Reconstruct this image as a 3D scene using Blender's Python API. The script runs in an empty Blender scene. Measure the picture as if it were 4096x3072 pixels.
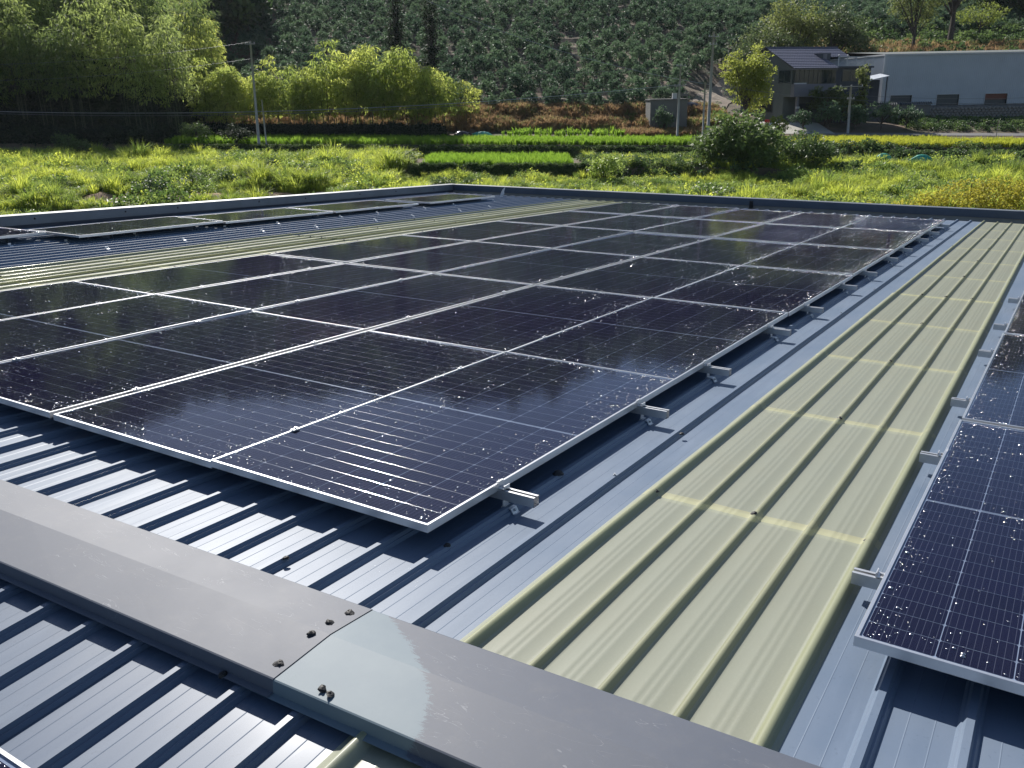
import bpy, math, random
import numpy as np
from mathutils import Matrix, Vector, noise
R0 = random.Random(7)
SC = bpy.context.scene
COL = SC.collection
PI = math.pi
# ------------------------------------------------------------------ camera, sky, sun, exposure
cam_d = bpy.data.cameras.new('camera'); cam = bpy.data.objects.new('camera', cam_d); COL.objects.link(cam)
CAM = Vector((1.7406, -2.1613, 1.4275))
RW = [[0.8459432, 0.5329793, -0.0176953], [0.1545460, -0.2767833, -0.9484232], [-0.5103877, 0.7995774, -0.3165128]]
m = Matrix.Identity(4)
for i in range(3):
    m[i][0] = RW[0][i]; m[i][1] = -RW[1][i]; m[i][2] = -RW[2][i]; m[i][3] = CAM[i]
cam.matrix_world = m
cam_d.sensor_width = 36; cam_d.lens = 36 * 3509.17 / 4096
cam_d.clip_start = 0.05; cam_d.clip_end = 3000
SC.camera = cam
SLOPE = math.atan(.05)
cS, sS = math.cos(SLOPE), math.sin(SLOPE)
def rv(x, y, z):                      # roof coordinates (x along the ridge, y down the slope, z off the sheet) -> world
    return Vector((x, y * cS + z * sS, -y * sS + z * cS))
sun_dir = rv(-.61, .48, .64).normalized()
world = bpy.data.worlds.new('World'); SC.world = world; world.use_nodes = True
wn = world.node_tree; wn.nodes.clear()
sky = wn.nodes.new('ShaderNodeTexSky'); sky.sky_type = 'NISHITA'; sky.sun_disc = False
sky.sun_elevation = math.asin(sun_dir.z); sky.sun_rotation = math.atan2(sun_dir.x, sun_dir.y)
sky.dust_density = 0.7; sky.air_density = 1.0; sky.ozone_density = 3.0
bg = wn.nodes.new('ShaderNodeBackground'); bg.inputs[1].default_value = 0.07
wo = wn.nodes.new('ShaderNodeOutputWorld')
# broken bright cloud over the clear sky
tc = wn.nodes.new('ShaderNodeTexCoord'); mp = wn.nodes.new('ShaderNodeMapping'); mp.inputs['Scale'].default_value = (1, 1, 2.6); mp.inputs['Location'].default_value = (.3, .1, 0)
nz = wn.nodes.new('ShaderNodeTexNoise'); nz.inputs['Scale'].default_value = 2.6; nz.inputs['Detail'].default_value = 7
rp = wn.nodes.new('ShaderNodeValToRGB'); rp.color_ramp.elements[0].position = .60; rp.color_ramp.elements[1].position = .82
rp.color_ramp.elements[0].color = (0, 0, 0, 1); rp.color_ramp.elements[1].color = (.8, .8, .8, 1)
mxs = wn.nodes.new('ShaderNodeMix'); mxs.data_type = 'RGBA'
wn.links.new(tc.outputs['Generated'], mp.inputs[0]); wn.links.new(mp.outputs[0], nz.inputs['Vector'])
wn.links.new(nz.outputs[0], rp.inputs[0]); wn.links.new(rp.outputs[0], mxs.inputs[0])
wn.links.new(sky.outputs[0], mxs.inputs[6]); mxs.inputs[7].default_value = (8.5, 9.0, 10.2, 1)
wn.links.new(mxs.outputs[2], bg.inputs[0]); wn.links.new(bg.outputs[0], wo.inputs[0])
sl = bpy.data.lights.new('sun', 'SUN'); so = bpy.data.objects.new('sun', sl); COL.objects.link(so)
sl.energy = 5.0; sl.angle = math.radians(.53); sl.color = (1, .955, .89)
so.rotation_euler = sun_dir.to_track_quat('Z', 'Y').to_euler(); so.location = (0, 0, 60)
SC.view_settings.view_transform = 'Standard'; SC.view_settings.look = 'None'
SC.view_settings.exposure = 0.5; SC.view_settings.gamma = 1; SC.view_settings.use_curve_mapping = False
SC.cycles.max_bounces = 8; SC.cycles.transparent_max_bounces = 12; SC.cycles.caustics_reflective = False; SC.cycles.caustics_refractive = False

# ------------------------------------------------------------------ materials
class NT:
    def __init__(s, name):
        s.m = bpy.data.materials.new(name); s.m.use_nodes = True; s.t = s.m.node_tree; s.t.nodes.clear()
        s.out = s.n('OutputMaterial')
    def n(s, k, **kw):
        x = s.t.nodes.new('ShaderNode' + k)
        for a, b in kw.items(): setattr(x, a, b)
        return x
    def l(s, a, b): s.t.links.new(a, b)
    def set(s, sock, v):
        if hasattr(v, 'is_linked') or hasattr(v, 'links'): s.l(v, sock)
        elif isinstance(v, tuple) and len(v) == 3 and sock.type == 'RGBA': sock.default_value = (*v, 1)
        else: sock.default_value = v
    def noise(s, scale, detail=4, rough=.55, vec=None, dist=0.0):
        x = s.n('TexNoise'); x.inputs['Scale'].default_value = scale; x.inputs['Detail'].default_value = detail
        x.inputs['Roughness'].default_value = rough; x.inputs['Distortion'].default_value = dist
        if vec is not None: s.l(vec, x.inputs['Vector'])
        return x.outputs[0]
    def obj(s, scale=(1, 1, 1)):
        t = s.n('TexCoord'); mm = s.n('Mapping'); mm.inputs['Scale'].default_value = scale
        s.l(t.outputs['Object'], mm.inputs[0]); return mm.outputs[0]
    def pos(s, scale=(1, 1, 1)):
        t = s.n('NewGeometry'); mm = s.n('Mapping'); mm.inputs['Scale'].default_value = scale
        s.l(t.outputs['Position'], mm.inputs[0]); return mm.outputs[0]
    def ramp(s, f, a, b, ca=(0, 0, 0), cb=(1, 1, 1)):
        r = s.n('ValToRGB'); e = r.color_ramp.elements
        e[0].position = a; e[1].position = b; e[0].color = (*ca, 1); e[1].color = (*cb, 1)
        s.l(f, r.inputs[0]); return r.outputs[0]
    def mix(s, f, a, b, bt='MIX'):
        x = s.n('Mix'); x.data_type = 'RGBA'; x.blend_type = bt
        s.set(x.inputs[0], f); s.set(x.inputs[6], a); s.set(x.inputs[7], b); return x.outputs[2]
    def math(s, op, a, b=0.0, c=0.0):
        x = s.n('Math'); x.operation = op; s.set(x.inputs[0], a); s.set(x.inputs[1], b); s.set(x.inputs[2], c); return x.outputs[0]
    def bump(s, h, st, d=.01):
        b = s.n('Bump'); b.inputs['Strength'].default_value = st; b.inputs['Distance'].default_value = d
        s.l(h, b.inputs['Height']); return b.outputs[0]
    def pbr(s, col, rough=.5, metal=0.0, nrm=None, **kw):
        p = s.n('BsdfPrincipled'); s.set(p.inputs['Base Color'], col); s.set(p.inputs['Roughness'], rough); s.set(p.inputs['Metallic'], metal)
        if nrm is not None: s.l(nrm, p.inputs['Normal'])
        for k, v in kw.items(): s.set(p.inputs[k.replace('_', ' ')], v)
        return p.outputs[0]
    def done(s, sh): s.l(sh, s.out.inputs[0]); return s.m

def plain(name, col, rough=.5, metal=0.0, var=.15, scale=6., bump=0.0, bs=40.):
    t = NT(name); v = t.obj()
    n = t.noise(scale, 5, .6, v)
    c = t.mix(t.ramp(n, .3, .7), tuple(a * (1 - var) for a in col), tuple(min(1, a * (1 + var)) for a in col))
    nr = t.bump(t.noise(bs, 4, .6, v), bump) if bump else None
    return t.done(t.pbr(c, rough, metal, nr))
def sheet_mat(name, col, dust):
    t = NT(name); v = t.obj(); vs = t.obj((1.5, .18, 1.5))
    n1 = t.noise(1.6, 6, .6, v); n2 = t.noise(9, 5, .6, vs); n3 = t.noise(60, 3, .6, v)
    c = t.mix(t.ramp(n1, .35, .7), col, dust)
    c = t.mix(t.math('MULTIPLY', t.ramp(n2, .55, .75), .25), c, tuple(min(1, a * 1.35) for a in dust))
    c = t.mix(t.math('MULTIPLY', t.ramp(n3, .62, .7), .35), c, tuple(a * .75 for a in col))
    ro = t.math('MULTIPLY_ADD', n1, .16, .40)
    nr = t.bump(t.noise(3.2, 2, .5, t.obj((2.2, .35, 1))), .3, .012)
    return t.done(t.pbr(c, ro, .0, nr, Specular_IOR_Level=.2, Coat_Weight=.12, Coat_Roughness=.2))
M = {}
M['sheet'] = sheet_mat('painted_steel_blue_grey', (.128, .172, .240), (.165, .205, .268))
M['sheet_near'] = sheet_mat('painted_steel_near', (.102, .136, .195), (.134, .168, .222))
def frp():
    t = NT('fibreglass_skylight'); v = t.obj()
    fib = t.noise(30, 6, .8, t.obj((9, .35, 1))); fib2 = t.noise(160, 3, .7, t.obj((1, .6, 1))); dirt = t.noise(2.2, 6, .6, v)
    c = t.mix(t.ramp(fib, .3, .75), (.47, .495, .39), (.505, .525, .415))
    c = t.mix(t.math('MULTIPLY', t.ramp(dirt, .45, .75), .5), c, (.50, .50, .38))
    c = t.mix(t.math('MULTIPLY', t.ramp(fib2, .5, .8), .5), c, (.56, .57, .47))
    # pale bands painted in for light off each purlin showing through
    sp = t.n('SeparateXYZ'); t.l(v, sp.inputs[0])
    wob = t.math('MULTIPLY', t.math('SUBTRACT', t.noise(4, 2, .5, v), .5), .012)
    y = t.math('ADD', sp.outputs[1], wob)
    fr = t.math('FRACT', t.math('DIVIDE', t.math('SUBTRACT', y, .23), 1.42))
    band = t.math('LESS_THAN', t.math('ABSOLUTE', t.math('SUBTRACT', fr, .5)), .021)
    zed = t.ramp(sp.outputs[2], .49, .51)     # painted purlin light is full in the pans, fainter on the ribs
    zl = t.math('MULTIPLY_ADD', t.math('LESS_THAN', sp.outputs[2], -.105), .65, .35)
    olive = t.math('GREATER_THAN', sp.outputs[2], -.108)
    c = t.mix(t.math('MULTIPLY', olive, .6), c, (.44, .45, .25))  # olive put into the rib colour for light through the thick sides
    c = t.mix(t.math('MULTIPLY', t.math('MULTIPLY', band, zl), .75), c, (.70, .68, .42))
    nr = t.bump(t.mix(.5, fib, fib2), .12, .002)
    a = t.pbr(c, .52, 0.0, nr, Specular_IOR_Level=.4, Coat_Weight=.3, Coat_Roughness=.16); tr = t.n('BsdfTranslucent'); t.set(tr.inputs[0], c)
    mx = t.n('MixShader'); mx.inputs[0].default_value = .34; t.l(a, mx.inputs[1]); t.l(tr.outputs[0], mx.inputs[2])
    tp = t.n('BsdfTransparent'); tp.inputs[0].default_value = (1, 1, .72, 1); m3 = t.n('MixShader'); m3.inputs[0].default_value = .2
    t.l(mx.outputs[0], m3.inputs[1]); t.l(tp.outputs[0], m3.inputs[2])
    return t.done(m3.outputs[0])
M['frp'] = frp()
def cap_mat(name, patch):
    t = NT(name); v = t.obj()
    n1 = t.noise(2.4, 6, .65, v); n2 = t.noise(120, 4, .7, v); n3 = t.noise(14, 6, .7, v)
    c = t.mix(t.ramp(n1, .3, .7), (.086, .099, .130), (.108, .121, .150))
    c = t.mix(t.math('MULTIPLY', t.ramp(n3, .5, .8), .35), c, (.150, .154, .166))
    c = t.mix(t.math('MULTIPLY', t.ramp(n2, .4, .75), .3), c, (.10, .105, .115))
    # thin pale scratches
    sc = t.noise(3.0, 3, .5, t.obj((1.5, 6, 1)), 1.2); sc = t.math('LESS_THAN', t.math('ABSOLUTE', t.math('SUBTRACT', sc, .5)), .0026)
    brk = t.ramp(t.noise(9, 3, .5, v), .52, .6)
    c = t.mix(t.math('MULTIPLY', t.math('MULTIPLY', sc, brk), .38), c, (.33, .34, .36))
    ro = t.math('MULTIPLY_ADD', n1, .15, .5)
    if patch:                                # where the protective film was pulled off the bare blue paint shows
        sp = t.n('SeparateXYZ'); t.l(v, sp.inputs[0])
        q = t.math('DIVIDE', t.math('SUBTRACT', -.48, sp.outputs[1]), .40)
        om = t.math('SUBTRACT', 1.0, q); f = t.math('MULTIPLY_ADD', t.math('SUBTRACT', 1.0, t.math('MULTIPLY', om, om)), .40, .22)
        w = t.math('MULTIPLY', t.math('SUBTRACT', t.noise(13, 8, .85, t.obj((1, 2.6, 1)), .8), .5), .22)
        e = t.math('SUBTRACT', t.math('ADD', f, w), sp.outputs[0])
        mk = t.ramp(t.math('MULTIPLY_ADD', e, 1.0, .5), .497, .503)
        pc = t.mix(t.ramp(t.noise(3, 5, .6, v), .35, .75), (.12, .165, .20), (.165, .21, .235))
        c = t.mix(mk, c, pc); ro = t.mix(mk, ro, (.56, .56, .56))
    return t.done(t.pbr(c, ro, .0, t.bump(n2, .06, .002), Specular_IOR_Level=.25))
M['cap'] = cap_mat('ridge_cap_film', False); M['cap_patch'] = cap_mat('ridge_cap_film_peeled', True)
M['flash_l'] = plain('flashing_grey_blue', (.15, .165, .185), .45, .2, .12, 3, .1, 8)
M['flash_r'] = plain('flashing_dark_blue', (.055, .075, .11), .45, .1, .12, 3)
M['wall_r'] = plain('parapet_inner_sheet', (.22, .225, .215), .6, .0, .15, 2.5)
M['parapet'] = plain('parapet_sheet', (.05, .06, .085), .55, .1, .15, 2.5, .1, 10)
M['alu'] = plain('anodised_aluminium', (.62, .63, .65), .32, .75, .06, 12)
M['alu_dull'] = plain('mill_aluminium', (.55, .56, .58), .42, .7, .08, 20)
M['zinc'] = plain('zinc_bracket', (.66, .67, .69), .4, .6, .1, 30)
M['dark'] = plain('hall_dark', (.02, .02, .02), .9)
M['sealant'] = plain('black_sealant', (.012, .012, .013), .6, 0, .3, 30, .4, 60)
t = NT('backsheet'); d = t.n('BsdfDiffuse'); d.inputs[0].default_value = (.26, .31, .42, 1); M['backsheet'] = t.done(d.outputs[0])
def cell_mat(name, tint):
    t = NT(name)
    uv = t.n('UVMap'); sp = t.n('SeparateXYZ'); t.l(uv.outputs[0], sp.inputs[0])
    f = t.math('FRACT', t.math('MULTIPLY', sp.outputs[0], 10.0))
    ln = t.math('LESS_THAN', t.math('ABSOLUTE', t.math('SUBTRACT', f, .5)), .042)
    oi = t.n('ObjectInfo')
    c = t.mix(oi.outputs['Random'], tint, tuple(a * 1.25 for a in tint))
    c = t.mix(ln, c, (.055, .058, .09))
    d = t.n('BsdfDiffuse'); t.l(c, d.inputs[0]); return t.done(d.outputs[0])
M['cell'] = cell_mat('mono_silicon_cell', (.006, .005, .019))
def glass():
    t = NT('panel_glass'); v = t.pos()
    g = t.n('BsdfGlossy'); g.inputs['Roughness'].default_value = .045; g.inputs[0].default_value = (.78, .85, 1, 1)
    nr = t.bump(t.mix(.5, t.noise(55, 2, .5, v), t.noise(7, 2, .5, v)), .10, .003)
    t.l(nr, g.inputs['Normal'])
    ge = t.n('NewGeometry'); dt = t.n('VectorMath', operation='DOT_PRODUCT'); t.l(ge.outputs['Incoming'], dt.inputs[0]); t.l(nr, dt.inputs[1])
    ca = t.math('ABSOLUTE', dt.outputs['Value']); om = t.math('SUBTRACT', 1.0, t.math('MINIMUM', ca, 1.0))
    fq = t.math('MULTIPLY_ADD', t.math('POWER', om, 5.6), .74, .036)
    tp = t.n('BsdfTransparent'); tp.inputs[0].default_value = (.93, .94, .95, 1)
    mx = t.n('MixShader'); t.l(fq, mx.inputs[0]); t.l(tp.outputs[0], mx.inputs[1]); t.l(g.outputs[0], mx.inputs[2])
    # thin uneven film of dust and dried water
    d = t.n('BsdfDiffuse'); d.inputs[0].default_value = (.42, .41, .40, 1)
    m2 = t.n('MixShader'); t.l(t.math('MULTIPLY_ADD', t.ramp(t.noise(1.1, 5, .6, v), .3, .8), .006, .001), m2.inputs[0])
    t.l(mx.outputs[0], m2.inputs[1]); t.l(d.outputs[0], m2.inputs[2])
    return t.done(m2.outputs[0])
M['glass'] = glass()
M['ribbon'] = plain('solder_ribbon', (.5, .51, .53), .11, .9, .03)
def drop():
    t = NT('water_drop')
    g = t.n('BsdfGlossy'); g.inputs['Roughness'].default_value = .18; tp = t.n('BsdfTransparent'); tp.inputs[0].default_value = (.7, .74, .82, 1)
    mx = t.n('MixShader'); lw = t.n('LayerWeight'); lw.inputs[0].default_value = .4
    t.l(t.math('MULTIPLY_ADD', lw.outputs[1], .3, .55), mx.inputs[0]); t.l(tp.outputs[0], mx.inputs[1]); t.l(g.outputs[0], mx.inputs[2])
    d = t.n('BsdfDiffuse'); d.inputs[0].default_value = (.9, .9, .95, 1); m2 = t.n('MixShader'); m2.inputs[0].default_value = .03  # white diffuse share paints in the sun glints on the drops
    t.l(mx.outputs[0], m2.inputs[1]); t.l(d.outputs[0], m2.inputs[2])
    return t.done(m2.outputs[0])
M['drop'] = drop()
def leafm(name, c1, c2, trans=.42, gloss=.5, rough=.5, clump=.22, c3=None):
    t = NT(name)
    oi = t.n('ObjectInfo'); big = t.noise(clump, 3, .6, t.pos()); sm = t.noise(2.6, 2, .5, t.pos())
    f = t.math('ADD', t.math('MULTIPLY', big, .9), t.math('MULTIPLY', t.math('SUBTRACT', oi.outputs['Random'], .5), .45))
    c = t.mix(t.ramp(f, .3, .62), c1, c2)
    c = t.mix(t.math('MULTIPLY', t.ramp(sm, .35, .7), .5), c, tuple(a * .62 for a in c1))
    if c3: c = t.mix(t.ramp(t.math('ADD', t.math('MULTIPLY', oi.outputs['Random'], .5), t.math('MULTIPLY', big, .6)), .68, .74), c, c3)
    a = t.pbr(c, min(.8, rough + .15), 0.0, None, Specular_IOR_Level=gloss * .45); tr = t.n('BsdfTranslucent')
    t.l(t.mix(.65, c, (1.0, .95, .35), 'MULTIPLY'), tr.inputs[0])
    tr2 = t.n('HueSaturation'); tr2.inputs['Value'].default_value = 2.05; tr2.inputs['Saturation'].default_value = .95
    t.l(c, tr2.inputs['Color']); t.l(tr2.outputs[0], tr.inputs[0])
    mx = t.n('MixShader'); mx.inputs[0].default_value = trans; t.l(a, mx.inputs[1]); t.l(tr.outputs[0], mx.inputs[2])
    return t.done(mx.outputs[0])
M['weed'] = leafm('weed_leaf', (.14, .20, .03), (.46, .50, .055), .5, .6, .45, .14)
M['weed_b'] = leafm('broad_weed_leaf', (.10, .165, .035), (.30, .38, .075), .36, 1.2, .32, .2)
M['rice'] = leafm('rice_leaf', (.15, .26, .018), (.20, .31, .025), .5, .3, .5, .1)
M['rice_y'] = leafm('ripening_rice_leaf', (.26, .29, .02), (.33, .34, .025), .5, .3, .5, .1)
M['vine'] = leafm('vine_leaf', (.05, .09, .03), (.13, .19, .05), .3, .6, .4, .2)
M['dry'] = leafm('dry_grass', (.22, .135, .07), (.33, .235, .11), .35, .2, .7, .3, (.14, .17, .05))
M['orchard'] = leafm('orchard_leaf', (.055, .10, .055), (.115, .18, .09), .28, .4, .36, .06)
M['bamboo_lit'] = leafm('bamboo_leaf_sunlit', (.21, .265, .05), (.40, .43, .085), .58, .4, .5, .13)  # sunlit grove and shaded wood: light and shade put into leaf colour
M['bamboo_dk'] = leafm('bamboo_leaf_shaded', (.10, .15, .04), (.29, .345, .09), .45, .4, .5, .09)
M['camphor'] = leafm('camphor_leaf', (.17, .21, .035), (.27, .30, .05), .45, .5, .42, .4)
M['broad'] = leafm('broadleaf_leaf', (.075, .105, .04), (.20, .23, .06), .35, .5, .4, .22)
M['darkleaf'] = leafm('dark_leaf', (.02, .032, .02), (.04, .055, .028), .2, .4, .5, .2)
M['goldbush'] = leafm('yellow_green_leaf', (.20, .20, .02), (.32, .29, .03), .5, .4, .5, .5)
M['bark'] = plain('bark', (.07, .055, .045), .85, 0, .3, 8, .4, 20)
M['culm'] = plain('bamboo_culm', (.06, .075, .035), .6, 0, .25, 6)
M['concrete_pole'] = plain('concrete_pole', (.34, .33, .31), .8, 0, .12, 3)
M['wire'] = plain('cable', (.16, .17, .17), .5, .2)
M['wire_b'] = plain('bright_cable', (.45, .46, .46), .35, .6)
M['render'] = plain('painted_render', (.115, .13, .125), .75, 0, .1, 1.2)
M['render_p'] = plain('mauve_render', (.17, .165, .19), .75, 0, .08, 1.2)
M['render_d'] = plain('dark_render', (.06, .067, .082), .8, 0, .1, 1.2)
M['rooftile'] = plain('glazed_roof_tile', (.085, .09, .135), .45, 0, .15, 4)
M['win'] = plain('window_glass', (.02, .03, .035), .06, 0, .1)
M['winframe'] = plain('unlit_void_dark', (.05, .06, .065), .5)
M['white'] = plain('white_paint', (.5, .5, .52), .5, 0, .06)
M['siding'] = plain('steel_siding', (.42, .46, .51), .5, .1, .06, .6)
M['siding_trim'] = plain('siding_trim', (.45, .47, .50), .45, .1, .04)
M['rust'] = plain('rusty_orange_sheet', (.16, .055, .035), .7, 0, .2)
M['concrete'] = plain('concrete', (.15, .145, .14), .85, 0, .18, 1.5, .2, 6)
M['concrete_l'] = plain('pale_concrete', (.38, .37, .33), .85, 0, .1, 1.0, .1, 6)
M['stone'] = plain('field_stone', (.20, .185, .165), .9, 0, .35, 3, .3, 10)
M['tarp'] = plain('teal_netting', (.02, .30, .22), .6, 0, .3, 6)
M['blackplastic'] = plain('black_plastic', (.03, .028, .03), .3, 0, .4, 6)
M['red'] = plain('red_plastic', (.45, .02, .02), .4)
def blockmat():
    t = NT('concrete_block'); b = t.n('TexBrick'); t.l(t.obj(), b.inputs['Vector'])
    b.inputs['Color1'].default_value = (.22, .22, .21, 1); b.inputs['Color2'].default_value = (.27, .265, .25, 1); b.inputs['Mortar'].default_value = (.15, .15, .145, 1)
    b.inputs['Scale'].default_value = 1; b.inputs['Brick Width'].default_value = .4; b.inputs['Row Height'].default_value = .2; b.inputs['Mortar Size'].default_value = .015
    return t.done(t.pbr(b.outputs[0], .9))
M['block'] = blockmat()
def soilmat():
    t = NT('ground_soil'); p = t.pos()
    n1 = t.noise(.35, 6, .65, p); n2 = t.noise(3, 6, .7, p)
    c = t.mix(t.ramp(n1, .38, .62), (.145, .095, .062), (.06, .065, .03))
    c = t.mix(t.math('MULTIPLY', t.ramp(n2, .4, .7), .5), c, (.19, .13, .085))
    return t.done(t.pbr(c, .95, 0.0, t.bump(n2, .6, .15)))
M['soil'] = soilmat()
M['earth'] = plain('bare_earth', (.27, .18, .115), .95, 0, .25, 2, .6, 5)
M['track'] = plain('dirt_track', (.27, .215, .16), .95, 0, .12, .8, .4, 3)

# ------------------------------------------------------------------ mesh helpers
class MB:
    def __init__(s): s.v = []; s.f = []; s.uv = {}; s.sm = []
    def quad(s, a, b, c, d):
        n = len(s.v); s.v += [tuple(a), tuple(b), tuple(c), tuple(d)]; s.f.append((n, n + 1, n + 2, n + 3))
    def tri(s, a, b, c):
        n = len(s.v); s.v += [tuple(a), tuple(b), tuple(c)]; s.f.append((n, n + 1, n + 2))
    def box(s, x0, x1, y0, y1, z0, z1):
        n = len(s.v); s.v += [(x, y, z) for x in (x0, x1) for y in (y0, y1) for z in (z0, z1)]
        s.f += [(n, n + 1, n + 3, n + 2), (n + 4, n + 6, n + 7, n + 5), (n, n + 4, n + 5, n + 1), (n + 2, n + 3, n + 7, n + 6), (n, n + 2, n + 6, n + 4), (n + 1, n + 5, n + 7, n + 3)]
        return s
    def obox(s, o, ex, ey, ez, x0, x1, y0, y1, z0, z1):
        n0 = len(s.v); s.box(x0, x1, y0, y1, z0, z1)
        for i in range(n0, len(s.v)):
            x, y, z = s.v[i]; s.v[i] = tuple(o + ex * x + ey * y + ez * z)
        return s
    def extrude(s, prof, p0, p1, a, b, closed=False, cap=False):   # prof (u,v) -> u*a + v*b swept from p0 to p1
        n = len(s.v); k = len(prof)
        for p in (p0, p1):
            for (u, v) in prof: s.v.append(tuple(p + a * u + b * v))
        for i in range(k if closed else k - 1):
            j = (i + 1) % k; s.f.append((n + i, n + j, n + k + j, n + k + i))
        if cap: s.f += [tuple(range(n, n + k))[::-1], tuple(range(n + k, n + 2 * k))]
        return s
    def tube(s, pts, rad, seg=6, cap=True):
        rings = []; pts = [Vector(p) for p in pts]
        if not hasattr(rad, '__len__'): rad = [rad] * len(pts)
        for i, p in enumerate(pts):
            d = (pts[min(i + 1, len(pts) - 1)] - pts[max(i - 1, 0)]).normalized()
            a = d.cross(Vector((0, 0, 1)));  a = a if a.length > .05 else d.cross(Vector((1, 0, 0))); a.normalize(); b = d.cross(a)
            n = len(s.v); rings.append(n)
            for k in range(seg):
                t = 2 * PI * k / seg; s.v.append(tuple(p + (a * math.cos(t) + b * math.sin(t)) * rad[i]))
        for r0, r1 in zip(rings, rings[1:]):
            for k in range(seg): s.f.append((r0 + k, r0 + (k + 1) % seg, r1 + (k + 1) % seg, r1 + k))
        if cap: s.f += [tuple(range(rings[0], rings[0] + seg)), tuple(range(rings[-1], rings[-1] + seg))[::-1]]
        return s
    def leaf(s, p, d, nrm, L, w, bend=0.0):         # pointed leaf, two quads folded along its length
        d = d.normalized(); sd = d.cross(nrm)
        if sd.length < 1e-4: sd = d.cross(Vector((1, .3, .2)))
        sd.normalize(); q = p + d * (L * .5) + Vector((0, 0, -bend * .3)); e = p + d * L + Vector((0, 0, -bend))
        n = len(s.v); s.v += [tuple(p), tuple(q - sd * w * .5), tuple(e), tuple(q + sd * w * .5)]; s.f.append((n, n + 1, n + 2, n + 3))
    def mesh(s, name, mat, smooth=False):
        me = bpy.data.meshes.new(name); me.from_pydata(s.v, [], s.f); me.update()
        for mm in (mat if isinstance(mat, (list, tuple)) else [mat]): me.materials.append(mm)
        if smooth: me.shade_smooth()
        return me
def put(name, me, parent=None, loc=(0, 0, 0), rot=(0, 0, 0), **tags):
    o = bpy.data.objects.new(name, me); COL.objects.link(o); o.location = loc; o.rotation_euler = rot
    if parent is not None: o.parent = parent
    for k, v in tags.items(): o[k] = v
    return o
def root(name, label, cat, loc=(0, 0, 0), rot=(0, 0, 0), group=None):
    o = put(name, None, None, loc, rot, label=label, category=cat)
    if group: o['group'] = group
    return o
ROOF_ROT = (-SLOPE, 0, 0)
X, Y, Z = Vector((1, 0, 0)), Vector((0, 1, 0)), Vector((0, 0, 1))
PAN = -.12; RY = -.658; RSK = .028
def ridge_y(x): return RY + RSK * (x - .15)

# ------------------------------------------------------------------ the factory building that carries the panels
fac = root('factory_building', 'factory under the solar panels, roofed in blue-grey ribbed steel with yellow-green skylight strips', 'building', (0, 0, 0), ROOF_ROT)
def rib_x(k): return .0415 + .21 * k
def blue_profile(k0, k1, left_open=True):
    P = []
    for k in range(k0, k1 + 1):
        c = rib_x(k); r = [(-.0285, 0), (-.021, .0125), (-.0165, .0135), (-.0095, .025), (.0095, .025), (.0160, .0135), (.0215, .0125), (.0285, 0)]
        if k == k1: r = r[:-1] + [(.0285, .002)]
        P += [(c + a, b + (.0012 if k == k1 else 0)) for a, b in r]
        if k < k1:
            for g in (.075, .135): P += [(c + g - .002, 0), (c + g, .0006), (c + g + .002, 0)]
    return P
def frp_profile(k0, k1):
    P = []
    for k in range(k0, k1 + 1):
        c = rib_x(k); w, h = (.0185, .0165) if k0 < k < k1 else (.025, .024)
        P += [(c - .034 if k > k0 else c - .05, .004 if k > k0 else -.002)]
        q = 1.0 if k0 < k < k1 else 1.3
        for a_, b_ in ((-.023, 0), (-.0185, .0025), (-.0095, .0175), (-.0055, .0212), (0, .0225), (.0055, .0212), (.0095, .0175), (.0185, .0025), (.023, 0)): P.append((c + a_ * q, .004 + b_ * q))
        P += [(c + .034 if k < k1 else c + .038, .004 if k < k1 else -.004)]
        if k < k1:
            for g in (.08, .105, .13): P += [(c + g - .006, .004), (c + g, .0052), (c + g + .006, .004)]
    return P
def sheet(name, prof, y0, y1, mat, near=False, seg=16, smooth=False, skew0=False, skew1=False, dz=0.0, amp=.0):
    mb = MB(); k = len(prof); rn = random.Random(int(prof[0][0] * 100) + (9 if near else 0))
    for i in range(seg + 1):
        for (x, z) in prof:
            a0 = y0 + (RSK * (x - .15) if skew0 else 0); a1 = y1 + (RSK * (x - .15) if skew1 else 0)
            y = a0 + (a1 - a0) * i / seg
            wob = amp * noise.noise(Vector((x * 4, y * 1.1, 3)))
            zz = PAN + z + dz + wob
            if near: zz += .1 * (y - RY)
            mb.v.append((x, y, zz))
    for i in range(seg):
        for j in range(k - 1):
            a = i * k + j; mb.f.append((a, a + 1, a + k + 1, a + k))
    me = mb.mesh(name, mat)
    if smooth: me.shade_smooth()
    return put(name, me, fac)
frp_cols = {(2, 6), (-32, -28), (-36, -32)}
cols = [(2, 6), (-36, -32), (-32, -28)] + [(a, a + 4) for a in range(6, 30, 4)] + [(a, a + 4) for a in range(-26, 2, 4)] + [(-28, -26)] + [(a, a + 4) for a in (-40, -44, -48, -52)] + [(-54, -52)]
bands = [.94 + 1.42 * i for i in range(11)]
screw_me = None
def blob(r, seed, flat=.7):
    rn = random.Random(seed); mb = MB(); n = 8; rings = 4
    for i in range(rings + 1):
        for j in range(n):
            t = PI * .5 * i / rings; p = 2 * PI * j / n; rr = r * (1 + .6 * (rn.random() - .5))
            mb.v.append((rr * math.cos(t) * math.cos(p) * (1.25 if i == 0 else 1), rr * math.cos(t) * math.sin(p), rr * flat * math.sin(t)))
    for i in range(rings):
        for j in range(n): mb.f.append((i * n + j, i * n + (j + 1) % n, (i + 1) * n + (j + 1) % n, (i + 1) * n + j))
    return mb.mesh('sealant', M['sealant'], True)
blobs = [blob(.013, i) for i in range(5)]; bigblobs = [blob(.0125, i + 20, .6) for i in range(3)]
small_screw = MB().tube([(0, 0, 0), (0, 0, .004)], .007, 8).tube([(0, 0, .004), (0, 0, .009)], .004, 6).mesh('roof_screw', M['alu_dull'])
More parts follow.
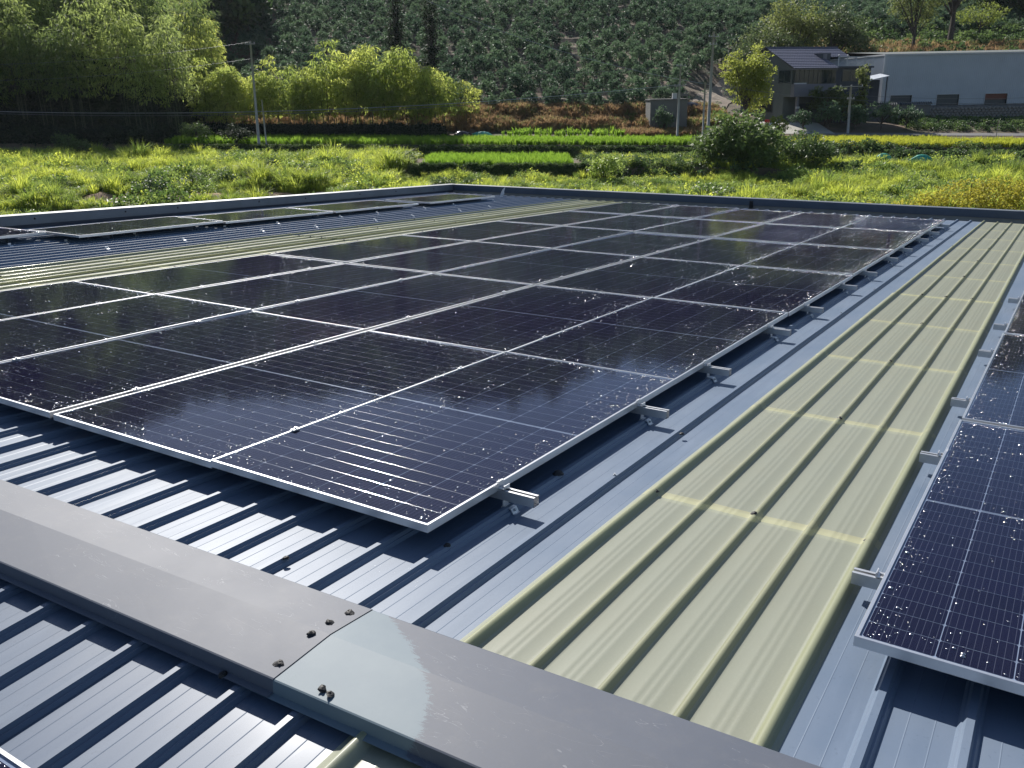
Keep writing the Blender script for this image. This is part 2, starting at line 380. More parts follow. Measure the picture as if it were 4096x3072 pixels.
for (a, b) in cols:
    if (a, b) in frp_cols:
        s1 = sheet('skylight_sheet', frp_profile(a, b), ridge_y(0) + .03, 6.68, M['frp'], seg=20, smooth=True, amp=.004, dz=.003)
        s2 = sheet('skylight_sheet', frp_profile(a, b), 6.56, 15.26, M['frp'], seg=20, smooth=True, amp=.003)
        s1['label'] = s2['label'] = 'yellow-green translucent ribbed skylight sheet'
        for i, y in enumerate(bands):
            par = s1 if y < 6.6 else s2
            for kk in (a, a + 2, a + 4) if i != 4 else range(a, b):
                put('sealed_screw', R0.choice(blobs), par, (rib_x(kk) + R0.uniform(-.006, .006), y - .02 + R0.uniform(-.02, .02), PAN + .024), (0, 0, R0.uniform(0, 6)))
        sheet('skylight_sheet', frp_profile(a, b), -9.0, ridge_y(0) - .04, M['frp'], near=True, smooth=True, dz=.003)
    else:
        dz = .0
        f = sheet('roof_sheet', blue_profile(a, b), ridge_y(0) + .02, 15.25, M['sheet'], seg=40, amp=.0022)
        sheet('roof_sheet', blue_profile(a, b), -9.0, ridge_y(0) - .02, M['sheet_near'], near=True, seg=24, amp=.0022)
        for y in bands:
            for kk in (a + 1, a + 3):
                if R0.random() < .5 and kk < b: put('roof_screw', small_screw, f, (rib_x(kk), y + .03 + R0.uniform(-.03, .03), PAN + .025))
# folded lap of two sheets near the front corner and the sealant lumps there
for (x, y, z, s) in ((.04, .86, -.095, 1.5), (.045, .05, -.095, .8), (.29, 1.65, -.095, .8), (-.36, -.33, -.095, .7)):
    o = put('sealant_lump', blobs[0], fac, (x, y, z)); o.scale = (s, s * 1.3, s)
# ridge capping, two lengths lapped at a cut joint
def capping(x0f, x0n, x1, mat, dz, nm, seg=14):
    mb = MB()
    prof = [(.176, -.1 + .0), (.176, -.052), (.172, -.0495), (.0, -.044), (-.206, -.0685), (-.210, -.071), (-.212, -.108), (-.232, -.112)]
    for i in range(seg + 1):
        for j, (dy, z) in enumerate(prof):
            f = (.176 - dy) / .39; a = x0f + (x0n - x0f) * min(1, f)
            x = a + (x1 - a) * i / seg if x1 > x0f else x1 + (a - x1) * i / seg
            w = .0025 * noise.noise(Vector((x * 1.3, dy * 3, 1)))
            mb.v.append((x, ridge_y(x) + dy, z + dz + (w if j not in (0, 1) else 0)))
    k = len(prof)
    for i in range(seg):
        for j in range(k - 1):
            q = i * k + j; mb.f.append((q, q + 1, q + k + 1, q + k))
    return put(nm, mb.mesh(nm, mat), fac)
c1 = capping(.164, .155, -14.0, M['cap'], .0025, 'ridge_cap', 30); c1['label'] = 'grey ridge cap length with its protective film on'
c2 = capping(.10, .06, 8.0, M['cap_patch'], 0, 'ridge_cap', 30); c2['label'] = 'ridge cap length with a peeled blue-grey patch at the joint'
for i, (x, y) in enumerate(((.123, -.538), (.115, -.612), (.112, -.682), (.125, -.815))):
    z = -.044 - (.1 * max(0, ridge_y(x) - y) * 1.2) - (.03 * max(0, y - ridge_y(x))) + .002
    o = put('sealed_screw', bigblobs[i % 3], c1, (x, y, z), (0, 0, i * 1.3))
for i, (x, y, z) in enumerate(((-.02, -.888, -.108), (.30, -.835, -.061), (.33, -.84, -.062))):
    o = put('sealant_lump', blobs[i % 5], c2, (x, y, z), (.3, .2, i)); o.scale = (.8, .9, .7)
# parapets round the eave and the verge
PX, PY = -11.2, 15.62
pw = MB(); pw.box(PX - .16, PX, -9, PY + .16, -1.1, .0); put('parapet_wall', pw.mesh('parapet_wall', M['parapet']), fac)
pw = MB(); pw.box(PX, 9.0, PY, PY + .16, -1.1, -.03); put('parapet_wall', pw.mesh('parapet_wall', M['wall_r']), fac)
def coping(p0, p1, a, mt, n, nm):
    for i in range(n):
        q0 = p0 + (p1 - p0) * (i / n); q1 = p0 + (p1 - p0) * ((i + 1) / n); g = (q1 - q0).normalized() * .002
        lift = .0015 * (i % 2)
        mb = MB(); mb.extrude([(-.025, -.07 + lift), (-.025, .062 + lift), (-.018, .07 + lift), (.178, .075 + lift), (.185, -.05)], q0 - g, q1 + g, a, Z)
        o = put(nm, mb.mesh(nm, [M[mt], M['flash_l']]), fac)
        for f in o.data.polygons:
            if f.normal.z > .8 or f.normal.z < -.8: f.material_index = 1  # lit tops put into the colour: lighter than the shaded sides
        k = q0 + (q1 - q0) * .5
coping(Vector((PX, -9, .04)), Vector((PX, PY + .16, 0)), -X, 'flash_l', 6, 'coping_flashing')
coping(Vector((PX + .03, PY, -.0)), Vector((9.0, PY, -.0)), Y, 'flash_r', 5, 'coping_flashing')
for i, y in enumerate((5.1, 6.6, 7.6, 9.4, 10.6, 12.2, 13.4, 14.8)):
    put('sealed_screw', blobs[i % 5], fac, (PX + .026, y, .04 - .002 * y), (0, PI / 2, 0))
MB_ = MB(); MB_.box(PX, 9, 15.2, PY, -.32, -.30); put('gutter', MB_.mesh('gutter', M['parapet']), fac)
mb = MB(); mb.box(-3.80, -3.74, 15.56, 15.615, -.12, .02); put('gutter_bracket', mb.mesh('gutter_bracket', M['dark']), fac)
mb = MB(); mb.box(PX + .02, 8.9, -8.9, PY - .02, -7.5, -1.15); hall = put('hall_wall', mb.mesh('hall_wall', M['siding']), fac)
mb = MB(); mb.box(PX + .01, 8.95, -.66, PY - .01, -.60, -.36); put('roof_frame', mb.mesh('roof_frame', M['dark']), fac)
mb = MB(); 
for y in bands: mb.box(PX, 8.9, y - .03, y + .03, -.30, PAN - .004)
put('purlins', mb.mesh('purlins', M['zinc']), fac, kind='stuff')

# ------------------------------------------------------------------ solar panels
PL, PW = 2.278, 1.134
def frame_mesh():
    mb = MB(); h = .030; f = .0105
    for (a, b, c, d) in ((0, PW, 0, PL),):
        o = [(0, 0), (PW, 0), (PW, PL), (0, PL)]; i_ = [(f, f), (PW - f, f), (PW - f, PL - f), (f, PL - f)]; e = .001
        oi = [(e, e), (PW - e, e), (PW - e, PL - e), (e, PL - e)]; bi = [(.025, .025), (PW - .025, .025), (PW - .025, PL - .025), (.025, PL - .025)]
        rings = [(bi, -h), (o, -h), (o, -e), (oi, 0), (i_, 0), (i_, -.0065)]
        n = 0
        for rg, z in rings: mb.v += [(x, y, z) for x, y in rg]
        for r in range(len(rings) - 1):
            for k in range(4): mb.f.append((r * 4 + k, r * 4 + (k + 1) % 4, r * 4 + 4 + (k + 1) % 4, r * 4 + 4 + k))
    return mb.mesh('frame', M['alu'])
CX, CY = .1808, .0900
cx0 = (PW - (6 * CX + 5 * .0030)) / 2; cy0 = (PL - (24 * CY + 22 * .0026 + .016)) / 2
def cell_pos(i, j): return cx0 + i * (CX + .0030), cy0 + j * (CY + .0026) + (.014 if j >= 12 else 0)
def cell_poly(mb, uvs, x, y, z):
    c = .0048; n = len(mb.v)
    P = [(c, 0), (CX - c, 0), (CX, c), (CX, CY - c), (CX - c, CY), (c, CY), (0, CY - c), (0, c)]
    mb.v += [(x + a, y + b, z) for a, b in P]; mb.f.append(tuple(range(n, n + 8))); uvs += [(a / CX, b / CY) for a, b in P]
def uvmesh(mb, uvs, nm, mat):
    me = mb.mesh(nm, mat); l = me.uv_layers.new(name='UVMap')
    l.data.foreach_set('uv', np.array(uvs, dtype=np.float32).ravel()); return me
mb = MB(); uvs = []; cell_poly(mb, uvs, 0, 0, 0); cell_me = uvmesh(mb, uvs, 'cell', M['cell'])
mb = MB(); uvs = []
for i in range(6):
    for j in range(24): cell_poly(mb, uvs, *cell_pos(i, j), -.0046)
cells_me = uvmesh(mb, uvs, 'cell_sheet', M['cell'])
mb = MB(); mb.quad((.009, .009, -.0055), (PW - .009, .009, -.0055), (PW - .009, PL - .009, -.0055), (.009, PL - .009, -.0055)); back_me = mb.mesh('backsheet', M['backsheet'])
mb = MB(); mb.quad((.0106, .0106, -.0018), (PW - .0106, .0106, -.0018), (PW - .0106, PL - .0106, -.0018), (.0106, PL - .0106, -.0018)); glass_me = mb.mesh('glass', M['glass'])
mb = MB()                                   # tinned interconnect ribbons bulging across each gap, and the centre bus bar
for j in range(1, 24):
    y = cell_pos(0, j)[1] - .001 if j != 12 else cell_pos(0, 12)[1] - .008
    r = .0007 if j != 12 else .0018; h = .0007 if j != 12 else .0014
    R_ = r / math.sin(.26); prof = [(-R_ * math.sin(t), R_ * (math.cos(t) - math.cos(.26)) + .0002) for t in [-.26 + .52 * q / 6 for q in range(7)]]
    mb.extrude(prof, Vector((cx0, y, -.0047)), Vector((PW - cx0, y, -.0047)), Y, Z)
rib_me = mb.mesh('ribbon', M['ribbon'], True)
def drops_mesh(seed, n=950):
    rn = random.Random(seed); mb = MB()
    cl = [(rn.uniform(.05, PW - .05), rn.uniform(.1, PL - .05), rn.uniform(.05, .14)) for _ in range(5)]
    for q in range(n):
        t = rn.random()
        if t < .22: x, y = rn.uniform(.015, PW - .015), PL - .015 - abs(rn.gauss(0, .05))
        elif t < .42: x, y = PW - .02 - abs(rn.gauss(0, .06)), rn.uniform(.02, PL - .02)
        elif t < .52: x, y = .02 + abs(rn.gauss(0, .04)), rn.uniform(.02, PL - .02)
        elif t < .62: x, y = rn.uniform(.02, PW - .02), .02 + abs(rn.gauss(0, .09))
        elif t < .74:
            c = rn.choice(cl); x, y = rn.gauss(c[0], c[2] * .6), rn.gauss(c[1], c[2] * 1.4)
        else: x, y = rn.uniform(.02, PW - .02), rn.uniform(.02, PL - .02)
        if not (.016 < x < PW - .016 and .016 < y < PL - .016): continue
        r = min(.0075, .0018 + rn.expovariate(1 / .0010)); rx = r * rn.uniform(.9, 1.3); h = r * .62
        n0 = len(mb.v); N = 7
        for (f, zz) in ((1, 0), (.78, .62)):
            for k in range(N):
                a = 2 * PI * k / N; mb.v.append((x + rx * f * math.cos(a), y + r * f * math.sin(a), -.0016 + h * zz))
        mb.v.append((x, y, -.0016 + h))
        for k in range(N):
            mb.f.append((n0 + k, n0 + (k + 1) % N, n0 + N + (k + 1) % N, n0 + N + k)); mb.f.append((n0 + N + k, n0 + N + (k + 1) % N, n0 + 2 * N))
    return mb.mesh('water_droplets', M['drop'], True)
frame_me = frame_mesh(); drop_me = [drops_mesh(i) for i in range(6)]
ORD = ['first', 'second', 'third', 'fourth', 'fifth', 'sixth', 'seventh']
def panel(label, x, y, z, group, single, rotz=0.0, tilt=(0, 0), nd=0, far_plane=True):
    # x, y = corner with the smallest x and y
    o = root('solar_panel', label, 'solar panel', rv(x, y, z), (-SLOPE + tilt[0], tilt[1], rotz), group)
    put('frame', frame_me, o); put('backsheet', back_me, o)
    if single:
        for i in range(6):
            for j in range(24):
                a, b = cell_pos(i, j); put('cell', cell_me, o, (a, b, -.0046))
    else: put('cell_sheet', cells_me, o)
    put('busbar_ribbons', rib_me, o, kind='stuff'); put('glass', glass_me, o)
    put('water_droplets', drop_me[nd % 6], o, kind='stuff')
    return o
DX = [0, .023, .015, .035, .029, .044]; DY = [0, -.026, .001, .004, .010, .013, .025]
ZJ = [0, 0, -.007, -.007, -.003, .005, .003]; ZI = [0, -.010, -.009, -.002, 0, .007]
rp_ = random.Random(3)
for j in range(6):
    for i in range(5):
        xr = -1.154 * i + DX[i]; y = 2.298 * j + DY[j]
        z = (ZJ[j] + ZJ[j + 1]) / 2 + (ZI[i] + ZI[i + 1]) / 2
        cw = ['column beside the bare roof strip', 'second column from the bare strip', 'middle column', 'second column from the far skylight', 'column along the far skylight'][i]
        rw = ['row nearest the ridge cap', 'second row from the ridge', 'third row from the ridge', 'third row from the eave parapet', 'second row from the eave parapet', 'row at the eave parapet'][j]
        panel('wet black solar panel, %s, %s' % (rw, cw), xr - PW, y, z, 'panels of the large array', j < 2,
              0, (rp_.gauss(0, .0018), rp_.gauss(0, .0022)), i * 2 + j * 3)
for j in range(3):
    rw = ['nearest, its silver front edge over bare ribs', 'second from the ridge cap', 'third from the ridge cap'][j]
    panel('wet solar panel of the right-hand array, %s' % rw, 1.414 + .011 * (2.31 * j), .068 + 2.31 * j, 0, 'panels of the right-hand array', j < 2, -.0085, (rp_.gauss(0, .002), rp_.gauss(0, .002)), j + 1)
for j, (x, y) in enumerate(((-9.45, 1.97), (-8.87, 4.33), (-8.87, 6.66), (-8.86, 8.99), (-8.82, 11.58))):
    rw = ['set back towards the verge', 'longest looking, its edge above the skylight glare', 'third along the verge', 'fourth along the verge', 'last, by the parapet corner'][j]
    panel('panel beside the left parapet, %s' % rw, x - PW, y, (0, .01, 0, 0, -.01)[j], 'panels along the left parapet', False, 0, (rp_.gauss(0, .003), rp_.gauss(0, .003)), j)
panel('solar panel on the near slope, only its silver edge in the bottom corner', -PW + .0, -1.385 - PL * .9987, PAN + .12 - .1 * 3.005 + .0, 'panels on the near slope', False, 0, (2 * SLOPE, 0), 2)

# mounting rails with their feet and clamps
def c_rail(x0, x1):
    mb = MB(); w, h, t = .02, .04, .003
    prof = [(-w, 0), (w, 0), (w, h), (.007, h), (.007, h - t), (w - t, h - t), (w - t, t), (-w + t, t), (-w + t, h - t), (-.007, h - t), (-.007, h), (-w, h)]
    return mb.extrude(prof, Vector((x0, 0, 0)), Vector((x1, 0, 0)), Y, Z, True)
foot = MB()
foot.extrude([(-.022, .050), (-.018, .050), (-.018, .028), (.018, .024), (.030, .004), (.036, .004), (.036, .001), (.027, .001), (.014, .021), (-.022, .024)], Vector((0, -.02, 0)), Vector((0, .02, 0)), X, Z, True, True)
foot.extrude([(-.022, .024), (-.03, .001), (-.036, .001), (-.036, .004), (-.033, .004), (-.026, .027)], Vector((0, -.02, 0)), Vector((0, .02, 0)), X, Z, True, True)
foot_me = foot.mesh('roof_foot', M['zinc'])
bolt_me = MB().tube([(0, 0, 0), (0, 0, .007)], .006, 6).mesh('bolt', M['alu_dull'])
ec = MB(); ec.extrude([(-.008, .0345), (.0, .0345), (.0, .010), (.026, .010), (.026, .022), (.029, .022), (.029, .0065), (-.003, .0065), (-.003, .0315), (-.008, .0315)], Vector((0, -.02, 0)), Vector((0, .02, 0)), X, Z, True, True)
end_me = ec.mesh('end_clamp', M['zinc'])
mc = MB(); mc.box(-.012, .012, -.02, .02, .0312, .0328); mc.box(-.004, .004, -.02, .02, .0, .031); mid_me = mc.mesh('mid_clamp', M['zinc'])
def rail(label, x0, x1, y, z, grp, clamp_r=None, clamp_l=None, mids=(), feetx=(), rz=0.0):
    o = root('mounting_rail', label, 'mounting rail', rv(0, y, z), (-SLOPE, 0, rz), grp)
    put('rail_bar', c_rail(x0, x1).mesh('rail_bar', M['alu_dull']), o)
    if clamp_r is not None:
        c = put('end_clamp', end_me, o, (clamp_r, 0, .036)); put('bolt', bolt_me, c, (.013, 0, .010))
    if clamp_l is not None:
        c = put('end_clamp', end_me, o, (clamp_l, 0, .036), (0, 0, PI)); put('bolt', bolt_me, c, (.013, 0, .010))
    for mx_ in mids:
        c = put('mid_clamp', mid_me, o, (mx_, 0, .040)); put('bolt', bolt_me, c, (0, 0, .0335))
    for fx in feetx:
        c = put('roof_foot', foot_me, o, (fx, -.006, -.050 + .0)); put('bolt', bolt_me, c, (.024, 0, .016), (0, .9, 0))
    return o
n = 0
for j in range(6):
    for oy in (.47, 1.775):
        y = 2.298 * j + DY[j] + oy; zz = ZJ[j] * .7
        e = .15 + R0.uniform(-.01, .02) - (.02 if n > 4 else 0)
        w = 'second' if oy > 1 else 'first'
        rail('rail end under the large array, %s rail of the %s panel row from the ridge' % (w, ORD[j]), -5.80, e, y, -.071 + zz, 'rails under the large array', .001, None,
             [(-1.154 * i + DX[i] + .01) for i in range(1, 5)], [.0415 + .006] + [rib_x(k) for k in (-4, -9, -14, -19, -24)])
        n += 1
for j in range(3):
    for oy in (.46, 1.77):
        y = .068 + 2.31 * j + oy; xe = 1.414 + .011 * (y)
        rail('rail end left of the right-hand array, %s rail of its %s panel' % ('far' if oy > 1 else 'near', ORD[j]), xe - .10, 2.75, y, -.071, 'rails under the right-hand array', None, xe - .001, (), (rib_x(7), rib_x(11)))
for j, (x, y) in enumerate(((-9.45, 1.97), (-8.87, 4.33), (-8.87, 6.66), (-8.86, 8.99), (-8.82, 11.58))):
    for q in (0, 1): rail('short rail hidden beneath the row of panels by the left parapet', x - PW - .05, x - .03, y + (.46, 1.78)[q], -.071, 'short rails by the left parapet', feetx=(rib_x(-45), rib_x(-48)))
for q in (0, 1):
    y = -1.385 - (.5, 1.8)[q]; rail('rail under the near-slope panel', -PW - .1, .05, y, PAN + .05 + .1 * (y - RY) + .001, 'rails on the near slope', feetx=(rib_x(-1), rib_x(-5)))
feet = [(-9.18, 4.358), (-8.093, 4.234), (-9.121, 5.366), (-8.181, 5.349), (-9.047, 6.75), (-8.11, 6.71), (-8.841, 7.603), (-7.95, 7.581), (-8.872, 9.028), (-8.812, 9.973), (-7.922, 8.938), (-7.908, 9.919), (-8.789, 11.337), (-8.754, 12.306), (-7.928, 11.319), (-7.914, 12.325), (-8.793, 13.745)]
for (x, y) in feet:
    k = round((x - .0415) / .21); x = rib_x(k)
    inner = x > -8.4
    f = put('mounting_bracket', foot_me, None, rv(x, y, PAN + .0005), ROOF_ROT, category='bracket', group='empty mounting brackets on the bare ribs',
            label='small zinc bracket on the bare blue ribs, in the %s' % ('line nearer the yellow-green skylight' if inner else 'line nearer the parapet panels'))
    put('bolt', bolt_me, f, (.024, 0, .016), (0, .9, 0))
mb = MB(); rs = random.Random(5)
ring = [(0, 0, 0), (.05, .01, .02), (.09, .03, .10), (.06, .0, .16), (.10, .05, .24), (.04, .02, .18), (.0, .03, .12), (-.02, 0, .04)]
for a, b in zip(ring[1:], ring[2:]): mb.tri(ring[0], a, b)
for a, b in zip(ring[1:], ring[2:]): mb.tri((.02, .06, .02), a, b)
put('plastic_scrap', mb.mesh('plastic_scrap', M['white']), None, rv(-9.35, 14.9, PAN), ROOF_ROT, label='torn scrap of white plastic standing up on the ribs by the parapet corner', category='litter')

# ------------------------------------------------------------------ the land: frame of s (across the view) and d (away from the roof)
FW = Vector((-0.53805, 0.842913, 0)); SD = Vector((0.842913, 0.53805, 0))
def W(s, d, z=0.0): return Vector((CAM.x, CAM.y, 0)) + SD * s + FW * d + Vector((0, 0, z))
def sst(a, b, x):
    t = min(1, max(0, (x - a) / (b - a))); return t * t * (3 - 2 * t)
def lin(x, P):
    if x <= P[0][0]: return P[0][1]
    for (a, b), (c, d) in zip(P, P[1:]):
        if x <= c: return b + (d - b) * (x - a) / (c - a)
    return P[-1][1]
def hill(d): q = max(0, d - 101); return -.5 + .24 * q + .0004 * min(q, 80) ** 2 + .13 * max(0, d - 200)
PC = [(40, -6.0), (50, -5.6), (58, -5.2), (66, -4.75), (66.8, -4.4), (67, -3.9), (74, -3.85), (75, -4.1), (83.2, -4.35), (84, -3.3), (91.6, -3.3), (92.2, -2.95), (96, -2.75), (97, -2.1), (99, -1.6), (100, -.8), (102, -.3)]
PLf = [(40, -6.6), (52, -5.9), (60, -5.1), (70, -4.6), (78, -4.3), (83.2, -4.3), (84, -3.3), (91.6, -3.3), (97, -2.3), (102, -1.4)]
PR = [(40, -6.0), (50, -5.7), (60, -5.2), (68, -4.7), (72, -4.2), (75.5, -3.6), (76, -2.95), (85, -2.9), (87, -2.75), (90, -2.45), (94, -1.8), (95, -1.65), (116, -1.5), (126, 5.5), (150, 12.0), (190, 18.5), (250, 36), (330, 62)]
def HT(s, d):
    c = lin(d, PC) if d < 102 else hill(d)
    l = lin(d, PLf) if d < 102 else hill(d) - .9
    r = lin(d, PR)
    wl = sst(-6, -12, s) if d < 83.6 else sst(-28, -36, s)
    wr = sst(19, 24, s) if d < 100 else sst(20, 34, s)
    z = c * (1 - wl) + l * wl
    z = z * (1 - wr) + r * wr
    if d > 88: z += sst(0, 18 + max(0, d - 140) * .6, -(30 + max(0, d - 100) * .48) - s) * (min(d - 88, 60) * .36 + max(0, d - 148) * .12) + sst(-.28, -.60, s / d) * max(0, d - 150) * .16       # the bamboo spur on the left
    z += .30 * noise.noise(Vector((s * .12, d * .12, 0))) * sst(100, 104, d) + .14 * noise.noise(Vector((s * .5, d * .5, 4))) * (1 if d < 66 or d > 103 else .25)
    return z - .0205 * s
def terr(s, d):
    z = HT(s, d)
    if d > 101 and -90 < s < 90:                  # small stepped benches of the orchard
        q = (d - 101) / 4.5; fr = q - math.floor(q); w = sst(-2, 2, s + 29 + (d - 104) * .46) * (1 - sst(200, 215, d)) * (1 - sst(24, 30, s) * (1 - sst(126, 132, d)))
        w *= 1 - sst(13, 17, s) * (1 - sst(128, 134, d))
        z += w * (.26 * 4.5) * ((0 if fr < .7 else (fr - .7) / .3) - fr) * .8
    return z
svals = sorted(set([round(-300 + 10 * i, 2) for i in range(16)] + [round(-150 + 4 * i, 2) for i in range(23)] + [round(-60 + 1.0 * i, 2) for i in range(141)] + [round(80 + 4 * i, 2) for i in range(20)] + [round(165 + 12 * i, 2) for i in range(14)]))
dvals = [20, 30, 36, 40] + [42 + .9 * i for i in range(27)] + [66.3, 66.8, 67.0, 68, 70, 72, 74, 75.5, 76, 77.5, 79.2, 81, 83.2, 84, 86, 88, 90, 92, 93, 94.5, 96, 97, 98, 99, 100, 101] + [101 + .9 * i for i in range(1, 112)] + [205, 212, 220, 230, 240, 255, 270, 290, 310, 330, 345]
dvals = sorted(set(round(x, 2) for x in dvals))
mb = MB(); ns = len(svals)
for d in dvals:
    for s in svals: mb.v.append(tuple(W(s, d, terr(s, d))))
for a in range(len(dvals) - 1):
    for b in range(ns - 1): q = a * ns + b; mb.f.append((q, q + 1, q + ns + 1, q + ns))
put('hillside_ground', mb.mesh('ground', M['soil']), None, kind='structure')
mb = MB(); g = []
for i in range(24):
    t = 2 * PI * i / 24; g.append((CAM.x + 1400 * math.cos(t), CAM.y + 1400 * math.sin(t), -9.0))
mb.v = g; mb.f = [tuple(range(24))]
put('ground', mb.mesh('far_ground', M['soil']), None, kind='structure')

# ------------------------------------------------------------------ plants: source meshes and scatter by geometry nodes
def rnd_dir(rn, up=0.0):
    while True:
        v = Vector((rn.uniform(-1, 1), rn.uniform(-1, 1), rn.uniform(-1, 1)))
        if .05 < v.length < 1: v.normalize(); v.z += up; return v.normalized()
def grass_tuft(seed, mat, n=46, h=1.0, w=.05, spread=.35, droop=.5):
    rn = random.Random(seed); mb = MB()
    for _ in range(n):
        a = rn.uniform(0, 2 * PI); o = Vector((math.cos(a), math.sin(a), 0)); r = spread * math.sqrt(rn.random())
        p = o * r * .6; hh = h * rn.uniform(.55, 1.1); lean = rn.uniform(.15, .75) * droop * 2; sd = Vector((-o.y, o.x, 0)) * w * rn.uniform(.6, 1.2) * .5
        sd = (Matrix.Rotation(rn.uniform(-.9, .9), 3, 'Z') @ sd)
        q1 = p + Vector((0, 0, hh * .6)) + o * lean * hh * .25; q2 = p + Vector((0, 0, hh * (1 - .35 * lean))) + o * lean * hh * .75
        k = len(mb.v); mb.v += [tuple(p - sd * .7), tuple(p + sd * .7), tuple(q1 + sd), tuple(q1 - sd), tuple(q2)]
        mb.f += [(k, k + 1, k + 2, k + 3), (k + 3, k + 2, k + 4)]
    return mb.mesh('grass_tuft', mat)
def leafy(seed, mat, n=60, rad=.5, h=.6, L=.16, w=.09):
    rn = random.Random(seed); mb = MB()
    for _ in range(n):
        v = rnd_dir(rn); v.z = abs(v.z); r = rad * rn.uniform(.55, 1.05)
        p = Vector((v.x * r, v.y * r, v.z * h * rn.uniform(.7, 1.1)))
        d = (v + rnd_dir(rn) * .8); mb.leaf(p, d, rnd_dir(rn, .8), L * rn.uniform(.7, 1.3), w, L * .3)
    return mb.mesh('leafy_weed', mat)
def gn_scatter(name, pts, meshes, **tags):
    col = bpy.data.collections.new(name + '_sources')
    for i, me in enumerate(meshes):
        o = bpy.data.objects.new('%s_source_%02d' % (name, i), me); col.objects.link(o)
    me = bpy.data.meshes.new(name); me.from_pydata([tuple(p[0]) for p in pts], [], [])
    a = me.attributes.new('rot', 'FLOAT_VECTOR', 'POINT'); a.data.foreach_set('vector', np.array([p[1] for p in pts], dtype=np.float32).ravel())
    a = me.attributes.new('scl', 'FLOAT_VECTOR', 'POINT'); a.data.foreach_set('vector', np.array([p[2] for p in pts], dtype=np.float32).ravel())
    a = me.attributes.new('idx', 'INT', 'POINT'); a.data.foreach_set('value', np.array([p[3] for p in pts], dtype=np.int32))
    ng = bpy.data.node_groups.new(name, 'GeometryNodeTree')
    ng.interface.new_socket('Geometry', in_out='INPUT', socket_type='NodeSocketGeometry'); ng.interface.new_socket('Geometry', in_out='OUTPUT', socket_type='NodeSocketGeometry')
    N = ng.nodes.new; gi = N('NodeGroupInput'); go = N('NodeGroupOutput'); ip = N('GeometryNodeInstanceOnPoints'); ci = N('GeometryNodeCollectionInfo')
    ci.inputs[0].default_value = col; ci.inputs['Separate Children'].default_value = True; ci.inputs['Reset Children'].default_value = True
    def att(nm, ty):
        x = N('GeometryNodeInputNamedAttribute'); x.data_type = ty; x.inputs[0].default_value = nm; return x.outputs[0]
    ip.inputs['Pick Instance'].default_value = True
    ng.links.new(gi.outputs[0], ip.inputs['Points']); ng.links.new(ci.outputs[0], ip.inputs['Instance']); ng.links.new(att('idx', 'INT'), ip.inputs['Instance Index'])
    ng.links.new(att('rot', 'FLOAT_VECTOR'), ip.inputs['Rotation']); ng.links.new(att('scl', 'FLOAT_VECTOR'), ip.inputs['Scale'])
    ng.links.new(ip.outputs[0], go.inputs[0])
    o = put(name, me, None, kind='stuff', **tags); md = o.modifiers.new('scatter', 'NODES'); md.node_group = ng
    return o
rs = random.Random(11)
def pt(s, d, sc, idx, dz=0.0, squash=1.0, tilt=.12):
    k = sc * rs.uniform(.75, 1.3); return (W(s, d, terr(s, d) + dz), (rs.uniform(-tilt, tilt), rs.uniform(-tilt, tilt), rs.uniform(0, 6.28)), (k, k, k * squash * rs.uniform(.85, 1.15)), idx)
soil_spots = [(-26.6, 58.2, 1.3, .8), (-24.8, 57.6, 1.2, .6), (-19.5, 58.3, 2.4, .5), (-15.5, 58.8, 2.2, .6), (-22.2, 58.0, 1.3, .4), (-12.6, 59.2, 1.2, .5)]
def bare(s, d): return any(((s - a) / c) ** 2 + ((d - b) / e) ** 2 < 1 or (abs(s - a) < c * .9 and b - e - 2.4 < d < b) for a, b, c, e in soil_spots)
weeds = [grass_tuft(1, M['weed'], 110, .95, .032, .5, .7), grass_tuft(2, M['weed'], 100, .8, .035, .6, .85), grass_tuft(3, M['weed'], 100, 1.15, .03, .4, .55),
         leafy(4, M['weed_b'], 130, .6, .75, .15, .08), leafy(5, M['weed_b'], 120, .65, .55, .17, .09), grass_tuft(6, M['weed_b'], 80, .75, .05, .6, .8), leafy(7, M['weed'], 140, .6, .8, .13, .07)]
P = []
while len(P) < 20500:
    d = 40 + 42 * rs.random() ** .9; s = rs.uniform(-.85 * d, .80 * d)
    if -7.5 < s < 6.2 and 66.4 < d: continue
    if s > -32.5 and d > 82.4 and s < 21: continue
    if -8 < s < 19 and d > 73.5: continue
    if s > 22 and d > 72: continue
    if s < -8 and d > 88: continue
    if bare(s, d): continue
    n1 = noise.noise(Vector((s * .16, d * .22, 9))); n2 = noise.noise(Vector((s * .4, d * .5, 2)))
    low = s < -10 and d < 54
    idx = rs.choice((3, 4, 5, 6, 4)) if (n1 > .06 or low and rs.random() < .8) else rs.choice((0, 1, 2, 0, 1, 6))
    P.append(pt(s, d, (.62 if low else 1.0) * (1 + .8 * n2) * (.62 if -8 < s < 20 and d > 57 else .8 if d > 76 else 1.0), idx))
gn_scatter('wild_grass', P, weeds, label='tall bright wild grass and weeds filling the field beyond the parapet')
mb = MB()
for (a, b, c, e) in soil_spots:
    n0 = len(mb.v); N = 22; mb.v.append(tuple(W(a, b, terr(a, b) + .3)))
    for rr in (.5, 1.0):
        for k in range(N):
            t = 2 * PI * k / N; f = rr * (1 + .3 * noise.noise(Vector((a + math.cos(t) * 2, b + math.sin(t) * 2, 1)))); s, d = a + c * f * math.cos(t), b + e * f * math.sin(t)
            mb.v.append(tuple(W(s, d, terr(s, d) + (.05 if rr == 1 else .2 + .3 * noise.noise(Vector((s * 1.7, d * 2.5, 0)))))))
    for k in range(N):
        mb.f.append((n0, n0 + 1 + k, n0 + 1 + (k + 1) % N)); mb.f.append((n0 + 1 + k, n0 + 1 + N + k, n0 + 1 + N + (k + 1) % N, n0 + 1 + (k + 1) % N))
